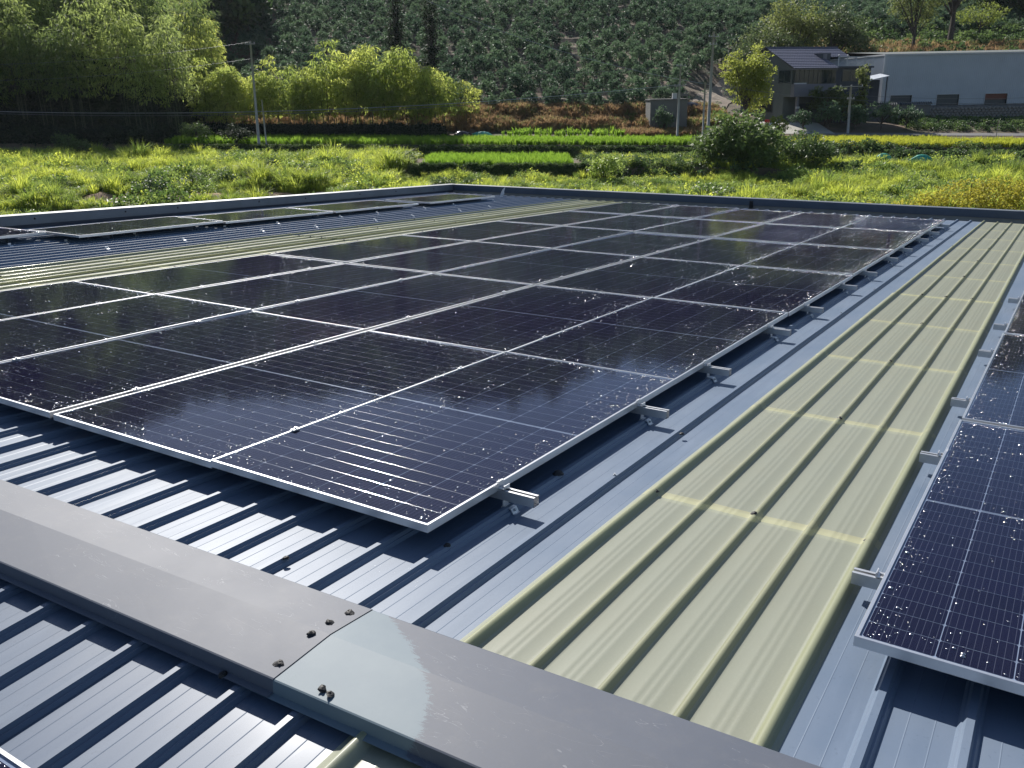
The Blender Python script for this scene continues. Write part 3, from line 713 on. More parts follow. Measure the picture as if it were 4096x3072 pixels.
put('bare_soil', mb.mesh('bare_soil', M['earth'], True), None, kind='stuff', label='mounds of bare reddish soil among the weeds')
rice = [grass_tuft(20 + i, M['rice'], 34, .6, .035, .22, .25) for i in range(3)]; ricey = [grass_tuft(30 + i, M['rice_y'], 34, .6, .04, .22, .3) for i in range(3)]
P = []
for _ in range(4200):
    s, d = rs.uniform(-32, 20), rs.uniform(84.2, 91.5); P.append(pt(s, d, .95, rs.randrange(3), tilt=.05))
for _ in range(1300):
    s, d = rs.uniform(-6.3, 4.8), rs.uniform(67.2, 73.8); P.append(pt(s, d, .95, rs.randrange(3), tilt=.05))
gn_scatter('rice_crop', P, rice, label='even bright green rice standing on the two terraces')
P = []
for _ in range(4200):
    s, d = rs.uniform(25, 62), rs.uniform(76.3, 84.5)
    if s > 40 + (d - 76) * 0 and d > 82.5: continue
    P.append(pt(s, d, .9, rs.randrange(3), tilt=.08))
gn_scatter('ripening_rice', P, ricey, label='yellowing rice on the right-hand terrace below the warehouse')
vines = [leafy(40 + i, M['vine'], 90, .55, .5, .17, .13) for i in range(3)]
P = []
for _ in range(3200):
    s = rs.uniform(-33, 21); f = rs.random(); d = 83.0 + 1.1 * f; z = HT(s, 83.1) + (HT(s, 84.1) - HT(s, 83.1)) * f - .15
    q = pt(s, d, .55, rs.randrange(3)); P.append((W(s, d - .25, z - .1), (.7, 0, rs.uniform(0, 6.3)), q[2], q[3]))
for _ in range(900):
    s = rs.uniform(-7.2, 5.8); f = rs.random(); d = 66.3 + .7 * f; P.append((W(s, d - .2, HT(s, 66.2) + f * .85), (.6, 0, rs.uniform(0, 6.3)), (.5, .5, .5), rs.randrange(3)))
for _ in range(2600):
    s = rs.uniform(20, 60); d = rs.uniform(68.5, 76.2); P.append(pt(s, d, .95 + .7 * noise.noise(Vector((s * .3, d * .4, 5))), rs.randrange(3)))
for _ in range(500):
    s = rs.uniform(6, 18); d = rs.uniform(66, 79); P.append(pt(s, d, .9, rs.randrange(3)))
for _ in range(700): s, d = rs.uniform(36, 78), rs.uniform(117, 150); P.append(pt(s, d, 2.2, rs.randrange(3)))
for _ in range(420): s, d = rs.uniform(41, 62), rs.uniform(91.5, 99); P.append(pt(s, d, 1.0, rs.randrange(3)))
gn_scatter('bank_vines', P, vines, label='dark leafy vines hanging over the terrace banks')
dry = [grass_tuft(50 + i, M['dry'], 40, .75, .05, .45, .6) for i in range(3)]
P = []
for _ in range(4200):
    s, d = rs.uniform(-34, 24), rs.uniform(96.2, 102.5)
    if s < -9 and rs.random() < .6: continue
    P.append(pt(s, d, 1.0 + .5 * noise.noise(Vector((s * .35, d * .5, 1))), rs.randrange(3)))
for _ in range(500): s, d = rs.uniform(12, 20), rs.uniform(92, 96); P.append(pt(s, d, 1.0, rs.randrange(3)))
for _ in range(1100): s, d = rs.uniform(36, 75), rs.uniform(117, 134); P.append(pt(s, d, 1.9, rs.randrange(3)))
gn_scatter('dry_grass', P, dry, label='rust-brown dried grass on the bank below the orchard')
corn = [grass_tuft(60 + i, M['rice'], 16, 1.2, .11, .15, .5) for i in range(2)]
P = [pt(rs.uniform(-.5, 12.5), rs.uniform(92.3, 94.2), rs.uniform(.4, .85), rs.randrange(2)) for _ in range(120)]
gn_scatter('corn_rows', P, corn, label='rows of young corn behind the rice terrace')
dk = [leafy(70 + i, M['darkleaf'], 110, .9, .9, .25, .16) for i in range(3)]
P = []
for _ in range(1300): s, d = rs.uniform(-34, -7), rs.uniform(91.6, 94.2); P.append(pt(s, d, .9, rs.randrange(3)))
for _ in range(2600): s, d = rs.uniform(-80, -33), rs.uniform(84.5, 104); P.append(pt(s, d, 1.2, rs.randrange(3)))
gn_scatter('shade_undergrowth', P, dk, label='dark undergrowth at the foot of the bamboo')
ocover = [leafy(80 + i, M['orchard'], 60, .6, .35, .2, .12) for i in range(2)]
P = []
for _ in range(3000):
    d = 103 + 100 * rs.random(); s = rs.uniform(-40, .62 * d)
    fr = ((d - 101) / 4.5) % 1
    if fr < .30: continue
    P.append(pt(s, d, .8, rs.randrange(2)))
gn_scatter('orchard_ground_cover', P, ocover, label='low weeds between the orchard benches')

# ------------------------------------------------------------------ trees
def orchard_mesh(seed):
    rn = random.Random(seed); mb = MB()
    for _ in range(80):
        v = rnd_dir(rn, .25); r = rn.uniform(.45, 1.12); c = Vector((v.x * r, v.y * r, 1.15 + v.z * r * .95))
        if c.z < .35: continue
        ax = (v + Vector((0, 0, .9)) + rnd_dir(rn) * .5).normalized()
        for q in range(9):
            dd = (ax * .6 + rnd_dir(rn) * .9).normalized(); mb.leaf(c, dd, rnd_dir(rn, .6), rn.uniform(.30, .52), .12, .05)
    return mb.mesh('crown', M['orchard'])
def orchard_trunk():
    mb = MB(); mb.tube([(0, 0, -.2), (.03, 0, .6), (0, .05, 1.3)], [.07, .055, .03], 5)
    for a in (.3, 2.2, 4.4): mb.tube([(.02, 0, .5), (.45 * math.cos(a), .45 * math.sin(a), 1.2)], [.035, .015], 4)
    return mb.mesh('trunk', M['bark'])
ocr = [orchard_mesh(90 + i) for i in range(5)]; otr = orchard_trunk()
cand = []
for r_ in range(26):
    d0 = 102.6 + 4.5 * r_
    off = rs.uniform(0, 2)
    for k in range(-40, 60):
        s = k * 2.35 + off + rs.uniform(-.5, .5); d = d0 + rs.uniform(-.7, .7)
        if s < -(28.5 + (d - 105) * .46) or s > .60 * d + 2: continue
        if s > 23 and d < 119: continue
        if s > 33 and d < 128: continue
        if s > 40 and d < 140: continue
        if d < 120 and abs(s - (19.8 + (d - 91.5) * .165 + (d - 91.5) ** 2 * .006)) < 3.0: continue
        if rs.random() < .04: continue
        cand.append((s, d, rs.uniform(.82, 1.15)))
cand.sort(key=lambda c: c[1])
for (s, d, k) in cand[:300]:
    o = root('orchard_tree', 'dark green spiky-leaved fruit tree standing in the orchard rows on the hillside', 'tree', W(s, d, terr(s, d)), (0, 0, rs.uniform(0, 6)), 'fruit trees of the hillside orchard')
    o.scale = (k, k, k * rs.uniform(.85, 1.1)); put('crown', rs.choice(ocr), o); put('trunk', otr, o)
P = [(W(s, d, terr(s, d)), (0, 0, rs.uniform(0, 6)), (k * 1.05,) * 3, rs.randrange(5)) for (s, d, k) in cand[300:]]
gn_scatter('orchard_upper_rows', P, ocr, label='further fruit trees of the orchard merging up the hill')

def bamboo_mesh(seed, mat, nculm=4, H=8.5, t0=.40, wide=1.0):
    rn = random.Random(seed); cu = MB(); lf = MB()
    for c in range(nculm):
        a = rn.uniform(0, 6.28); b = Vector((rn.gauss(0, .3), rn.gauss(0, .3), -.3)); h = H * rn.uniform(.78, 1.08); o = Vector((math.cos(a), math.sin(a), 0)); bend = rn.uniform(.6, 1.8)
        pts = [b + Vector((0, 0, h * t)) + o * bend * t ** 2.6 - Vector((0, 0, .35 * bend * t ** 5)) for t in [i / 7 for i in range(8)]]
        cu.tube(pts, [.05 * (1 - .8 * i / 7) for i in range(8)], 4, False)
        nn = 34
        for i in range(nn):
            t = t0 + (1.02 - t0) * (i / nn); k = t * 7; j = min(6, int(k)); p = pts[j].lerp(pts[j + 1], min(1, k - j))
            rad = wide * (.30 + 1.0 * math.sin(min(1, (1.03 - t) / (1.03 - t0)) * PI * .62)) * rn.uniform(.75, 1.15)
            aa = i * 2.4 + rn.uniform(-.5, .5); bo = Vector((math.cos(aa), math.sin(aa), 0)); tip = p + bo * rad + Vector((0, 0, rn.uniform(-.05, .25)))
            for q in range(17):
                f = rn.uniform(-.3, 1.0); w = rnd_dir(rn) * .42 * wide; w.z *= .35
                c0 = tip - bo * max(0, -f) * rad + w
                dd = bo * .6 + rnd_dir(rn) * .6 + Vector((0, 0, -.35)); lf.leaf(c0, dd, Vector((0, 0, 1)) + rnd_dir(rn) * .5, rn.uniform(.30, .52), .13, .10)
    return lf.mesh('foliage', mat), cu.mesh('culms', M['culm'])
blit = [bamboo_mesh(200 + i, M['bamboo_lit'], 2, 8.5, .38, 1.05) for i in range(6)]; bdk = [bamboo_mesh(220 + i, M['bamboo_dk'], 3, 12.0, .44, 1.5) for i in range(5)]
def bamboo(s, d, k, kind, label, grp, hz=1.0):
    v = rs.choice(kind); o = root('bamboo_clump', label, 'bamboo', W(s, d, terr(s, d)), (0, 0, rs.uniform(0, 6.28)), grp)
    o.scale = (k, k, k * hz); put('foliage', v[0], o); put('culms', v[1], o)
tops = [(-31.5, 5.0), (-27, 7.2), (-23.5, 6.6), (-21, 6.9), (-17.5, 8.6), (-15, 7.4), (-12.5, 8.4), (-9.5, 7.0), (-6.8, 6.6), (-5.0, 3.8)]
for i in range(50):
    s = -31.8 + 25.8 * ((i + rs.random()) / 50); d = rs.uniform(93.2, 97.0); h = lin(s, tops) + 1.3 + 2.0 * math.sin(i * 2.1)
    bamboo(s, d, h / 9.1 * rs.uniform(.80, 1.04), blit, 'yellow-green sunlit bamboo in the grove below the orchard', 'sunlit bamboo grove', 1.0)
bamboo(-4.1, 97.5, .62, blit, 'smaller leaning bamboo at the right end of the sunlit grove', None)
n = 0
for i in range(140):
    d = 87.5 + 62 * (i / 140) ** 1.2; s = rs.uniform(-.60 * d - 4, -31.5 - max(0, d - 100) * .48)
    bamboo(s, d, rs.uniform(.8, 1.2), bdk, 'tall grey-green bamboo of the shaded wood on the left slope', 'bamboo of the left slope')
for (s, d, k) in ((-31.5, 99, 1.0), (-32.5, 102, 1.05), (-33, 104, 1.0), (-34.5, 108, 1.0), (-36.5, 112, 1.05), (-36, 107, 1.1), (-38.5, 116, 1.05), (-40, 121, 1.1), (-42.5, 126, 1.1)):
    bamboo(s, d, k, blit, 'bright bamboo along the right edge of the left slope wood', 'bright bamboo at the wood edge')

def crown_tree(name, label, s, d, base, height, rx, mat, trunk_r=.18, nclump=90, leafL=.26, clear=.35, lobes=None, cat='tree', seed=0, ry=None, nleaf=26, group=None, dead=False, cr=.75, flat=1.0, zbase=None):
    rn = random.Random(seed + 500); ry = ry or rx
    o = root(name, label, cat, W(s, d, terr(s, d) if zbase is None else zbase), (0, 0, 0), group)
    tr = MB(); ch = height * (1 - clear); cz = height * clear + ch / 2; top = Vector((rn.uniform(-.3, .3), rn.uniform(-.3, .3), height * .8))
    tr.tube([(0, 0, -.3), (.05, 0, height * clear * .6), tuple(Vector((0, 0, height * clear)) + top * .06), tuple(top)], [trunk_r * 1.3, trunk_r, trunk_r * .8, .03], 7)
    lf = MB(); lobes = lobes or [(0, 0, 0, 1)]
    ends = []
    for _ in range(nclump):
        lo = rn.choice(lobes); v = rnd_dir(rn); r = rn.random() ** .42
        c = Vector((lo[0] * rx + v.x * r * rx * lo[3], lo[1] * ry + v.y * r * ry * lo[3], cz + lo[2] * ch / 2 + v.z * r * ch / 2 * lo[3])); ends.append(c)
        out = (c - Vector((0, 0, cz))); out.normalize() if out.length > 0 else None
        for q in range(nleaf):
            w = rnd_dir(rn, .2); rr = cr * rn.random() ** .5 * (.6 + .4 * rx / 3)
            lf.leaf(c + Vector((w.x * rr, w.y * rr, w.z * rr * .62 * flat)), out * .5 + rnd_dir(rn), rnd_dir(rn, 1.0), leafL * rn.uniform(.7, 1.3), leafL * .55, leafL * .15)
    for c in ends[::max(1, len(ends) // 12)]:
        st = Vector((0, 0, height * clear * rn.uniform(.8, 1.15))); tr.tube([tuple(st), tuple(st.lerp(c, .5) + Vector((0, 0, .2))), tuple(c)], [trunk_r * .45, trunk_r * .3, .02], 4, False)
    put('trunk', tr.mesh('trunk', M['bark']), o); put('crown', lf.mesh('crown', mat), o)
    return o
L3 = [(-.45, 0, -.1, .55), (.45, .1, .0, .55), (0, -.2, .35, .6), (.1, .3, -.2, .6)]
crown_tree('camphor_tree', 'round yellow-green tree in front of the grey gabled house', 23.9, 92, 0, 8.4, 2.65, M['camphor'], .2, 300, .27, .22, [(0, 0, .28, .72), (-.45, 0, .15, .52), (.42, 0, .2, .52), (-.1, 0, -.2, .6), (.3, .1, -.6, .5), (.35, 0, -.2, .5)], seed=1, nleaf=24, cr=.6)
crown_tree('broadleaf_tree', 'broad spreading tree behind the house, left and lowest crown', 33.6, 121, 0, 8.8, 5.0, M['broad'], .3, 110, .36, .2, L3, seed=2, cr=1.3, nleaf=55, zbase=.2)
crown_tree('broadleaf_tree', 'tallest tree behind the house, its top in the picture', 38.0, 124, 0, 11.5, 4.4, M['broad'], .3, 110, .36, .25, L3, seed=3, cr=1.3, nleaf=55, zbase=1.5)
crown_tree('broadleaf_tree', 'tree right of the tallest one, yellow-green top, behind the roof terrace', 43.8, 125, 0, 9.8, 4.0, M['broad'], .3, 95, .36, .25, L3, seed=4, cr=1.3, nleaf=55, zbase=2)
crown_tree('broadleaf_tree', 'small dark tree between the roof terrace and the brown bank', 46.0, 121, 0, 7.2, 2.2, M['broad'], .2, 80, .34, .2, L3, seed=5, zbase=.5)
crown_tree('pine_tree', 'thin grey pine with a bare dark trunk on the brown bank', 56.5, 130, 0, 12.5, 3.6, M['broad'], .24, 190, .3, .22, L3, seed=6, cr=.9, zbase=5.0)
crown_tree('pine_tree', 'dark pine right of the thin grey one on the bank', 62.5, 132, 0, 13.5, 3.8, M['broad'], .34, 190, .3, .22, L3, seed=7, cr=.9, zbase=7.5)
crown_tree('bright_shrub', 'bright green shrub between the dark pine and the hill track', 68.5, 136, 0, 4.0, 3.5, M['camphor'], .1, 60, .3, .1, L3, 'shrub', seed=8, zbase=8.5)
crown_tree('conifer', 'tall nearly black conifer rising behind the sunlit bamboo', -12.6, 108, 0, 17, 2.2, M['darkleaf'], .28, 220, .3, .12, [(0, 0, i * .22, .4) for i in range(-4, 5)], seed=9, nleaf=22, cr=.8)
crown_tree('conifer', 'second black conifer close right of the first', -8.6, 109, 0, 10, 1.9, M['darkleaf'], .24, 130, .3, .08, [(0, 0, i * .22, .4) for i in range(-4, 5)], seed=10, nleaf=22, cr=.8)
for i, (s, d, h, r_, lb) in enumerate(((29.6, 91.3, 1.9, 1.0, 'small citrus tree at the left end of the yard edge row'), (32.2, 91.6, 2.5, 1.35, 'round citrus tree in front of the house door'), (34.9, 91.6, 2.1, 1.0, 'citrus tree left of the concrete pole by the yard'),
        (37.6, 91.8, 2.4, 1.5, 'citrus tree right of the concrete pole by the yard'), (40.2, 91.9, 2.0, 1.4, 'last citrus tree of the yard row below the tiled wall'), (16.2, 94.4, 2.6, .9, 'slender leafy shrub against the block hut'))):
    crown_tree('citrus_tree', lb, s, d, 0, h * 1.15, r_ * 1.2, M['orchard'], .07, 62, .24, .2, L3, seed=20 + i, nleaf=18, cr=.5)
crown_tree('loquat_tree', 'dense loquat tree shading the house entrance', 32.6, 93.8, 0, 4.6, 1.9, M['broad'], .12, 80, .28, .2, L3, seed=30, cr=.55, zbase=-2.5)
crown_tree('yard_tree', 'narrow tall yard tree at the house corner next to the canopy', 36.4, 94.5, 0, 5.9, 1.25, M['broad'], .12, 80, .24, .1, [(0, 0, i * .3, .5) for i in range(-2, 3)], seed=31, cr=.5, zbase=-2.6)
crown_tree('yard_tree', 'dark leafy tree filling the gap behind the concrete pole', 34.8, 95.6, 0, 3.8, 1.7, M['broad'], .12, 70, .24, .1, L3, seed=32, cr=.55, zbase=-2.5)
crown_tree('round_shrub', 'round lit shrub below the yellow-green tree', 25.8, 87.5, 0, 2.1, 1.25, M['camphor'], .06, 45, .2, .05, None, 'shrub', seed=33, nleaf=22, cr=.4)
crown_tree('round_shrub', 'shrub on the dirt track edge under the tree', 22.3, 96, 0, 1.6, 1.3, M['camphor'], .05, 30, .2, .05, None, 'shrub', seed=34, nleaf=20, cr=.4)
crown_tree('tall_weed_bush', 'big dark bush of drooping leaves in the middle of the terraces', 17.4, 68.5, 0, 5.0, 3.3, M['vine'], .06, 260, .34, .02, [(0, 0, .2, .7), (-.4, 0, -.1, .6), (.45, 0, -.2, .6), (.1, 0, -.4, .7)], 'bush', seed=35, nleaf=26, cr=.7, zbase=-4.9)
crown_tree('tall_weed_bush', 'dark bush sloping down right of the big one', 22.6, 69.5, 0, 3.0, 3.0, M['vine'], .05, 130, .26, .02, L3, 'bush', seed=36, nleaf=26, cr=.6)
crown_tree('leafy_shrub', 'blue-green leafy shrub in front of the lower rice terrace', 6.8, 64.5, 0, 2.3, 1.5, M['weed_b'], .05, 60, .2, .05, L3, 'shrub', seed=37, nleaf=22, cr=.45)
crown_tree('leafy_shrub', 'dark shrub near the parapet right of centre', 12.5, 55, 0, 1.5, 1.6, M['weed_b'], .04, 50, .2, .02, L3, 'shrub', seed=38, nleaf=22, cr=.45)
crown_tree('golden_bush', 'yellow-green feathery bush at the right edge behind the parapet', 25.3, 48.5, 0, 3.1, 3.0, M['goldbush'], .05, 220, .16, .02, [(0, 0, 0, .8), (-.5, 0, -.3, .55), (.5, 0, .2, .6)], 'bush', seed=39, nleaf=34, cr=.5)
crown_tree('golden_bush', 'low yellow-green bush left of the feathery one', 20.8, 48.0, 0, 1.6, 1.8, M['goldbush'], .04, 70, .15, .02, None, 'bush', seed=40, nleaf=34, cr=.45)
crown_tree('vine_mound', 'vine-covered mound at the left end of the field before the dark wood', -38.5, 80, 0, 2.2, 2.0, M['vine'], .05, 80, .2, .02, L3, 'bush', seed=41, nleaf=24, cr=.5)
crown_tree('leafy_shrub', 'rounded green bush at the left end of the upper rice', -24.8 - 4.5, 86, 0, 2.2, 1.5, M['vine'], .05, 55, .2, .02, L3, 'shrub', seed=42, nleaf=24, cr=.5)
crown_tree('leafy_shrub', 'dark shrub on the rice edge beside the leaning pole', -25.0, 84, 0, 1.9, 1.7, M['darkleaf'], .05, 55, .2, .02, L3, 'shrub', seed=43, nleaf=24, cr=.5)
for i in range(12):
    s = -37 + i * 3.4 + rs.uniform(-1, 1); d = rs.uniform(56, 72); s *= d / 75
    if -8 < s < 6 and d > 64: continue
    crown_tree('field_bush', 'dark rounded bush among the bright weeds of the field', s, d, 0, rs.uniform(1.1, 1.7), rs.uniform(1.0, 1.6), M['vine'], .04, 34, .18, .02, L3, 'bush', seed=50 + i, nleaf=22, cr=.45, group='dark bushes in the weed field')
# forest on the upper hill beyond the orchard
fm = []
for i in range(3):
    rn = random.Random(700 + i); lf = MB()
    for _ in range(70):
        v = rnd_dir(rn); r = rn.random() ** .4; c = Vector((v.x * 3 * r, v.y * 3 * r, 5 + v.z * 3.6 * r))
        for q in range(9): lf.leaf(c + rnd_dir(rn) * .8, rnd_dir(rn), rnd_dir(rn, 1), .9, .6, .1)
    fm.append(lf.mesh('forest_crown', M['vine']))
P = []
for _ in range(1500):
    d = rs.uniform(208, 342); s = rs.uniform(-.75 * d, .75 * d); P.append(pt(s, d, 1.2, rs.randrange(3)))
for _ in range(520):
    d = rs.uniform(132, 205); s = rs.uniform(-.75 * d, -.27 * d); P.append(pt(s, d, 1.1, rs.randrange(3)))
for _ in range(140):
    d = rs.uniform(150, 205); s = rs.uniform(.50 * d, .8 * d); P.append(pt(s, d, .9, rs.randrange(3)))
gn_scatter('hill_forest', P, fm, label='forest covering the upper hill')

# ------------------------------------------------------------------ buildings beyond the fields
HO = W(29.4, 95, 0); HX = SD * .94 + FW * .342; HY = -SD * .342 + FW * .94
hrz = math.atan2(HX.y, HX.x)
ZB = -2.75
house = root('grey_house', 'two-storey grey house with a blue tiled gable roof and a glazed upper front', 'house', (HO.x, HO.y, ZB), (0, 0, hrz))
def hb(name, mat, *boxes, parent=None, **kw):
    mb = MB()
    for b in boxes: mb.box(*b)
    return put(name, mb.mesh(name, M[mat]), parent or house, **kw)
EV = 3.16 - ZB; RG = 5.3 - ZB; FL = 1.60 - ZB; F0 = .35 - ZB
mb = MB(); mb.box(0, 9.7, 1.4, 9, 0, F0); mb.box(0, 9.7, .25, 9, F0, EV); put('house_wall', mb.mesh('house_wall', M['render']), house)
mb = MB()
for x in (0, 9.4): mb.v += []
n0 = len(mb.v); mb.v += [(0, .25, EV), (0, 9, EV), (0, 4.6, RG - .1), (.2, .25, EV), (.2, 9, EV), (.2, 4.6, RG - .1)]; mb.f += [(0, 1, 2), (3, 5, 4), (0, 2, 5, 3), (1, 4, 5, 2)]
put('gable', mb.mesh('gable', M['render']), house)
hb('balcony_band', 'render_p', (0, 5.25, -.25, .25, F0, FL)); hb('side_wall', 'render_d', (5.25, 9.75, -.05, .25, F0, EV - .06), (5.4, 9.75, -.02, .24, 0.0, F0 - .002))
hb('eaves_beam', 'render_p', (-.15, 5.25, -.3, .1, EV - .2, EV - .02)); hb('terrace_slab', 'render_d', (5.2, 9.95, -.25, 4.5, EV - .05, EV + .12))
for i in range(9):
    x = .12 + i * .57; w = hb('window', 'winframe', (x, x + .03, -.10, -.04, FL, EV - .2)); hb('pane', 'win', (x + .03, x + .57, -.07, -.06, FL, EV - .2), parent=w)
hb('curtain', 'white', (.25, .38, .0, .03, FL, EV - .3), (.5, .66, .0, .03, FL, EV - .3), (.75, .82, .0, .03, FL, EV - .3)); hb('window_sill', 'white', (.1, 1.6, -.12, -.03, FL, FL + .12)) 
w = hb('window', 'winframe', (6.05, 8.05, -.09, -.051, 1.75 - ZB, 3.0 - ZB)); hb('pane', 'win', (6.12, 7.0, -.10, -.095, 1.82 - ZB, 2.93 - ZB), (7.08, 7.98, -.10, -.095, 1.82 - ZB, 2.93 - ZB), parent=w)
w = hb('window', 'winframe', (-.04, -.002, .45, 2.4, 1.7 - ZB, 3.0 - ZB)); hb('pane', 'win', (-.05, -.045, .52, 1.4, 1.77 - ZB, 2.93 - ZB), (-.05, -.045, 1.48, 2.33, 1.77 - ZB, 2.93 - ZB), parent=w)
w = hb('window', 'winframe', (-.04, -.002, 3.1, 5.6, -1.25 - ZB, .25 - ZB)); hb('pane', 'win', (-.05, -.045, 3.2, 4.3, -1.15 - ZB, .15 - ZB), (-.05, -.045, 4.4, 5.5, -1.15 - ZB, .15 - ZB), parent=w)
hb('door', 'winframe', (1.6, 3.4, 1.33, 1.395, 0, 2.4)); hb('porch_column', 'render_p', (.6, .85, -.15, .15, 0, F0 - .003)); hb('wall_lamp', 'white', (.45, .85, -.3, -.16, 1.95, 2.15))
# tiled roof: rows of tiles as stepped courses
def roofside(x0, x1, y0, z0, y1, z1, nrow):
    for i in range(nrow):
        a, b = i / nrow, (i + 1) / nrow; mb = MB()
        ya, yb = y0 + (y1 - y0) * a, y0 + (y1 - y0) * b; za, zb = z0 + (z1 - z0) * a, z0 + (z1 - z0) * b
        nx = max(2, int((x1 - x0) / .3)); prof = []
        for k in range(nx * 2 + 1): prof.append((x0 + (x1 - x0) * k / (nx * 2), .035 * (k % 2)))
        k0 = len(mb.v)
        for (yy, zz, l) in ((ya, za, .05), (yb, zb, .0)):
            for (u, v) in prof: mb.v.append((u, yy, zz + v + l))
        for u, v in prof: mb.v.append((u, ya, za - .02))
        m_ = len(prof)
        for k in range(m_ - 1): mb.f += [(k, k + 1, m_ + k + 1, m_ + k), (2 * m_ + k, 2 * m_ + k + 1, k + 1, k)]
        put('tile_course', mb.mesh('tile_course', M['rooftile']), house)
roofside(-.3, 5.3, -.45, EV - .05, 4.6, RG, 13); roofside(5.3, 8.9, 2.3, EV + 1.12, 4.6, RG, 6); roofside(-.3, 8.9, 9.4, EV - .05, 4.6, RG, 13)
hb('ridge_tiles', 'rooftile', (-.35, 8.95, 4.5, 4.7, RG, RG + .12)); hb('dormer', 'render_d', (4.6, 5.9, 1.8, 3.6, EV + .1, EV + 1.5)); hb('dormer_wall', 'render_p', (4.9, 5.4, 1.77, 1.795, EV + .4, EV + 1.4))
rl = MB(); zt = EV + .12
for x in [5.3 + 1.12 * i for i in range(5)]: rl.box(x, x + .08, -.2, -.12, zt, zt + .95)
rl.box(5.3, 9.9, -.2, -.12, zt + .87, zt + .95); rl.box(5.3, 9.9, -.18, -.14, zt + .1, zt + .15)
for i in range(4):
    x = 5.36 + 1.12 * i; rl.tube([(x, -.16, zt + .12), (x + 1.1, -.16, zt + .88)], .02, 4); rl.tube([(x + 1.1, -.16, zt + .12), (x, -.16, zt + .88)], .02, 4)
put('terrace_railing', rl.mesh('terrace_railing', M['siding_trim']), house)
for x in (5.36, 6.48): put('rail_ball', MB().tube([(x, -.16, zt + .95), (x, -.16, zt + 1.0), (x, -.16, zt + 1.1), (x, -.16, zt + 1.15)], [.03, .09, .09, .03], 8).mesh('rail_ball', M['white']), house)

WO = W(41.9, 103, 0); wrz = math.atan2(SD.y, SD.x); WB = -3.6
ware = root('warehouse', 'large pale blue-grey corrugated warehouse at the right edge with three low openings', 'warehouse', (WO.x, WO.y, WB), (0, 0, wrz))
def wb(name, mat, *boxes, parent=None):
    mb = MB()
    for b in boxes: mb.box(*b)
    return put(name, mb.mesh(name, M[mat]), parent or ware)
TB, TT = -.9 - WB, 4.42 - WB
opens = [(1.0, 3.4), (6.2, 8.7), (11.6, 14.1), (17.0, 19.5), (22.4, 24.9)]; oz0, oz1 = TB - .02, .22 - WB
def corr(x0, x1, z0, z1, face='y', pos=0.0):
    mb = MB(); p = .22; k = int((x1 - x0) / p); prof = []
    for i in range(k): q = x0 + (x1 - x0) * i / k; prof += [(q, 0), (q + p * .7, 0), (q + p * .77, -.035), (q + p * .93, -.035)]
    prof.append((x1, 0))
    if face == 'y': mb.extrude(prof, Vector((0, pos, z0)), Vector((0, pos, z1)), X, Y)
    else: mb.extrude(prof, Vector((pos, 0, z0)), Vector((pos, 0, z1)), Y, X)
    return put('siding_sheet', mb.mesh('siding_sheet', M['siding']), ware)
corr(0, 30, oz1, TT)
xs = [0] + [v for o_ in opens for v in o_] + [30]
for a, b in zip(xs[0::2], xs[1::2]): corr(a, b, TB, oz1)
corr(0, 24, TB, TT + .0, 'x', 0.0)
wb('concrete_base', 'concrete', (-.05, 30, -.06, .25, TB - 1.3, TB - .03)); wb('eaves_trim', 'siding_trim', (-.1, 30.1, -.12, -.04, TT, TT + .16), (-.12, -.04, -.12, 24, TT, TT + .16))
wb('corner_trim', 'siding_trim', (-.14, .10, -.12, -.045, TB, TT - .002))
for i, (a, b) in enumerate(opens):
    o_ = wb('opening_frame', 'siding_trim', (a - .08, a, -.08, 0, TB, oz1), (b, b + .08, -.08, 0, TB, oz1), (a - .08, b + .08, -.08, 0, oz1 + .002, oz1 + .08))
    wb('opening_void_or_rust_panel', 'rust' if i == 2 else 'winframe', (a, b, .10, .12, TB + (.5 if i == 2 else 0), oz1), parent=o_)  # dark sheets stand in for the unlit void; the third is rust
    if i == 2: wb('opening_dark', 'winframe', (a, b, .16, .18, TB, TB + .6), parent=o_)
mb = MB(); mb.v = [(-.1, -.15, TT + .16), (30.1, -.15, TT + .16), (30.1, 12, TT + .75), (-.1, 12, TT + .75), (30.1, 24.1, TT + .16), (-.1, 24.1, TT + .16)]; mb.f = [(0, 1, 2, 3), (3, 2, 4, 5)]; put('roof', mb.mesh('roof', M['render']), ware)
wb('back_wall', 'siding', (0.1, 30, 23.9, 24, 0, TT), (29.9, 30, .1, 23.9, 0, TT)); wb('floor_slab', 'dark', (.1, 29.9, .5, 23.8, .9, 1.0))
# stone retaining wall, individual stones
st_root = root('retaining_wall', 'rough stone retaining wall under the warehouse base', 'wall', W(42.0, 101.6, 0), (0, 0, wrz))
srn = random.Random(31); stones = []
for i in range(6):
    mb = MB(); n_ = 9; rr = [srn.uniform(.8, 1.1) for _ in range(n_)]
    mb.v = [(rr[k] * .24 * math.cos(2 * PI * k / n_), 0, rr[k] * .17 * math.sin(2 * PI * k / n_)) for k in range(n_)] + [(rr[k] * .15 * math.cos(2 * PI * k / n_), -.1, rr[k] * .11 * math.sin(2 * PI * k / n_)) for k in range(n_)]
    mb.f = [(k, (k + 1) % n_, n_ + (k + 1) % n_, n_ + k) for k in range(n_)] + [tuple(range(n_, 2 * n_))]; stones.append(mb.mesh('stone', M['stone']))
for r_ in range(5):
    for k in range(36): put('stone', srn.choice(stones), st_root, (k * .44 + (r_ % 2) * .2 + srn.uniform(-.04, .04), -.01, -2.35 + r_ * .27 - .018 * k * .44 * 0), (0, srn.uniform(-.3, .3), 0))
mb = MB(); mb.box(-4, 30, 0, .5, -4.5, -1.1); put('wall_body', mb.mesh('wall_body', M['stone']), st_root)
tw = root('yard_wall', 'plastered yard wall with a dark tiled coping in front of the warehouse corner', 'wall', W(38.9, 100.2, 0), (0, 0, wrz))
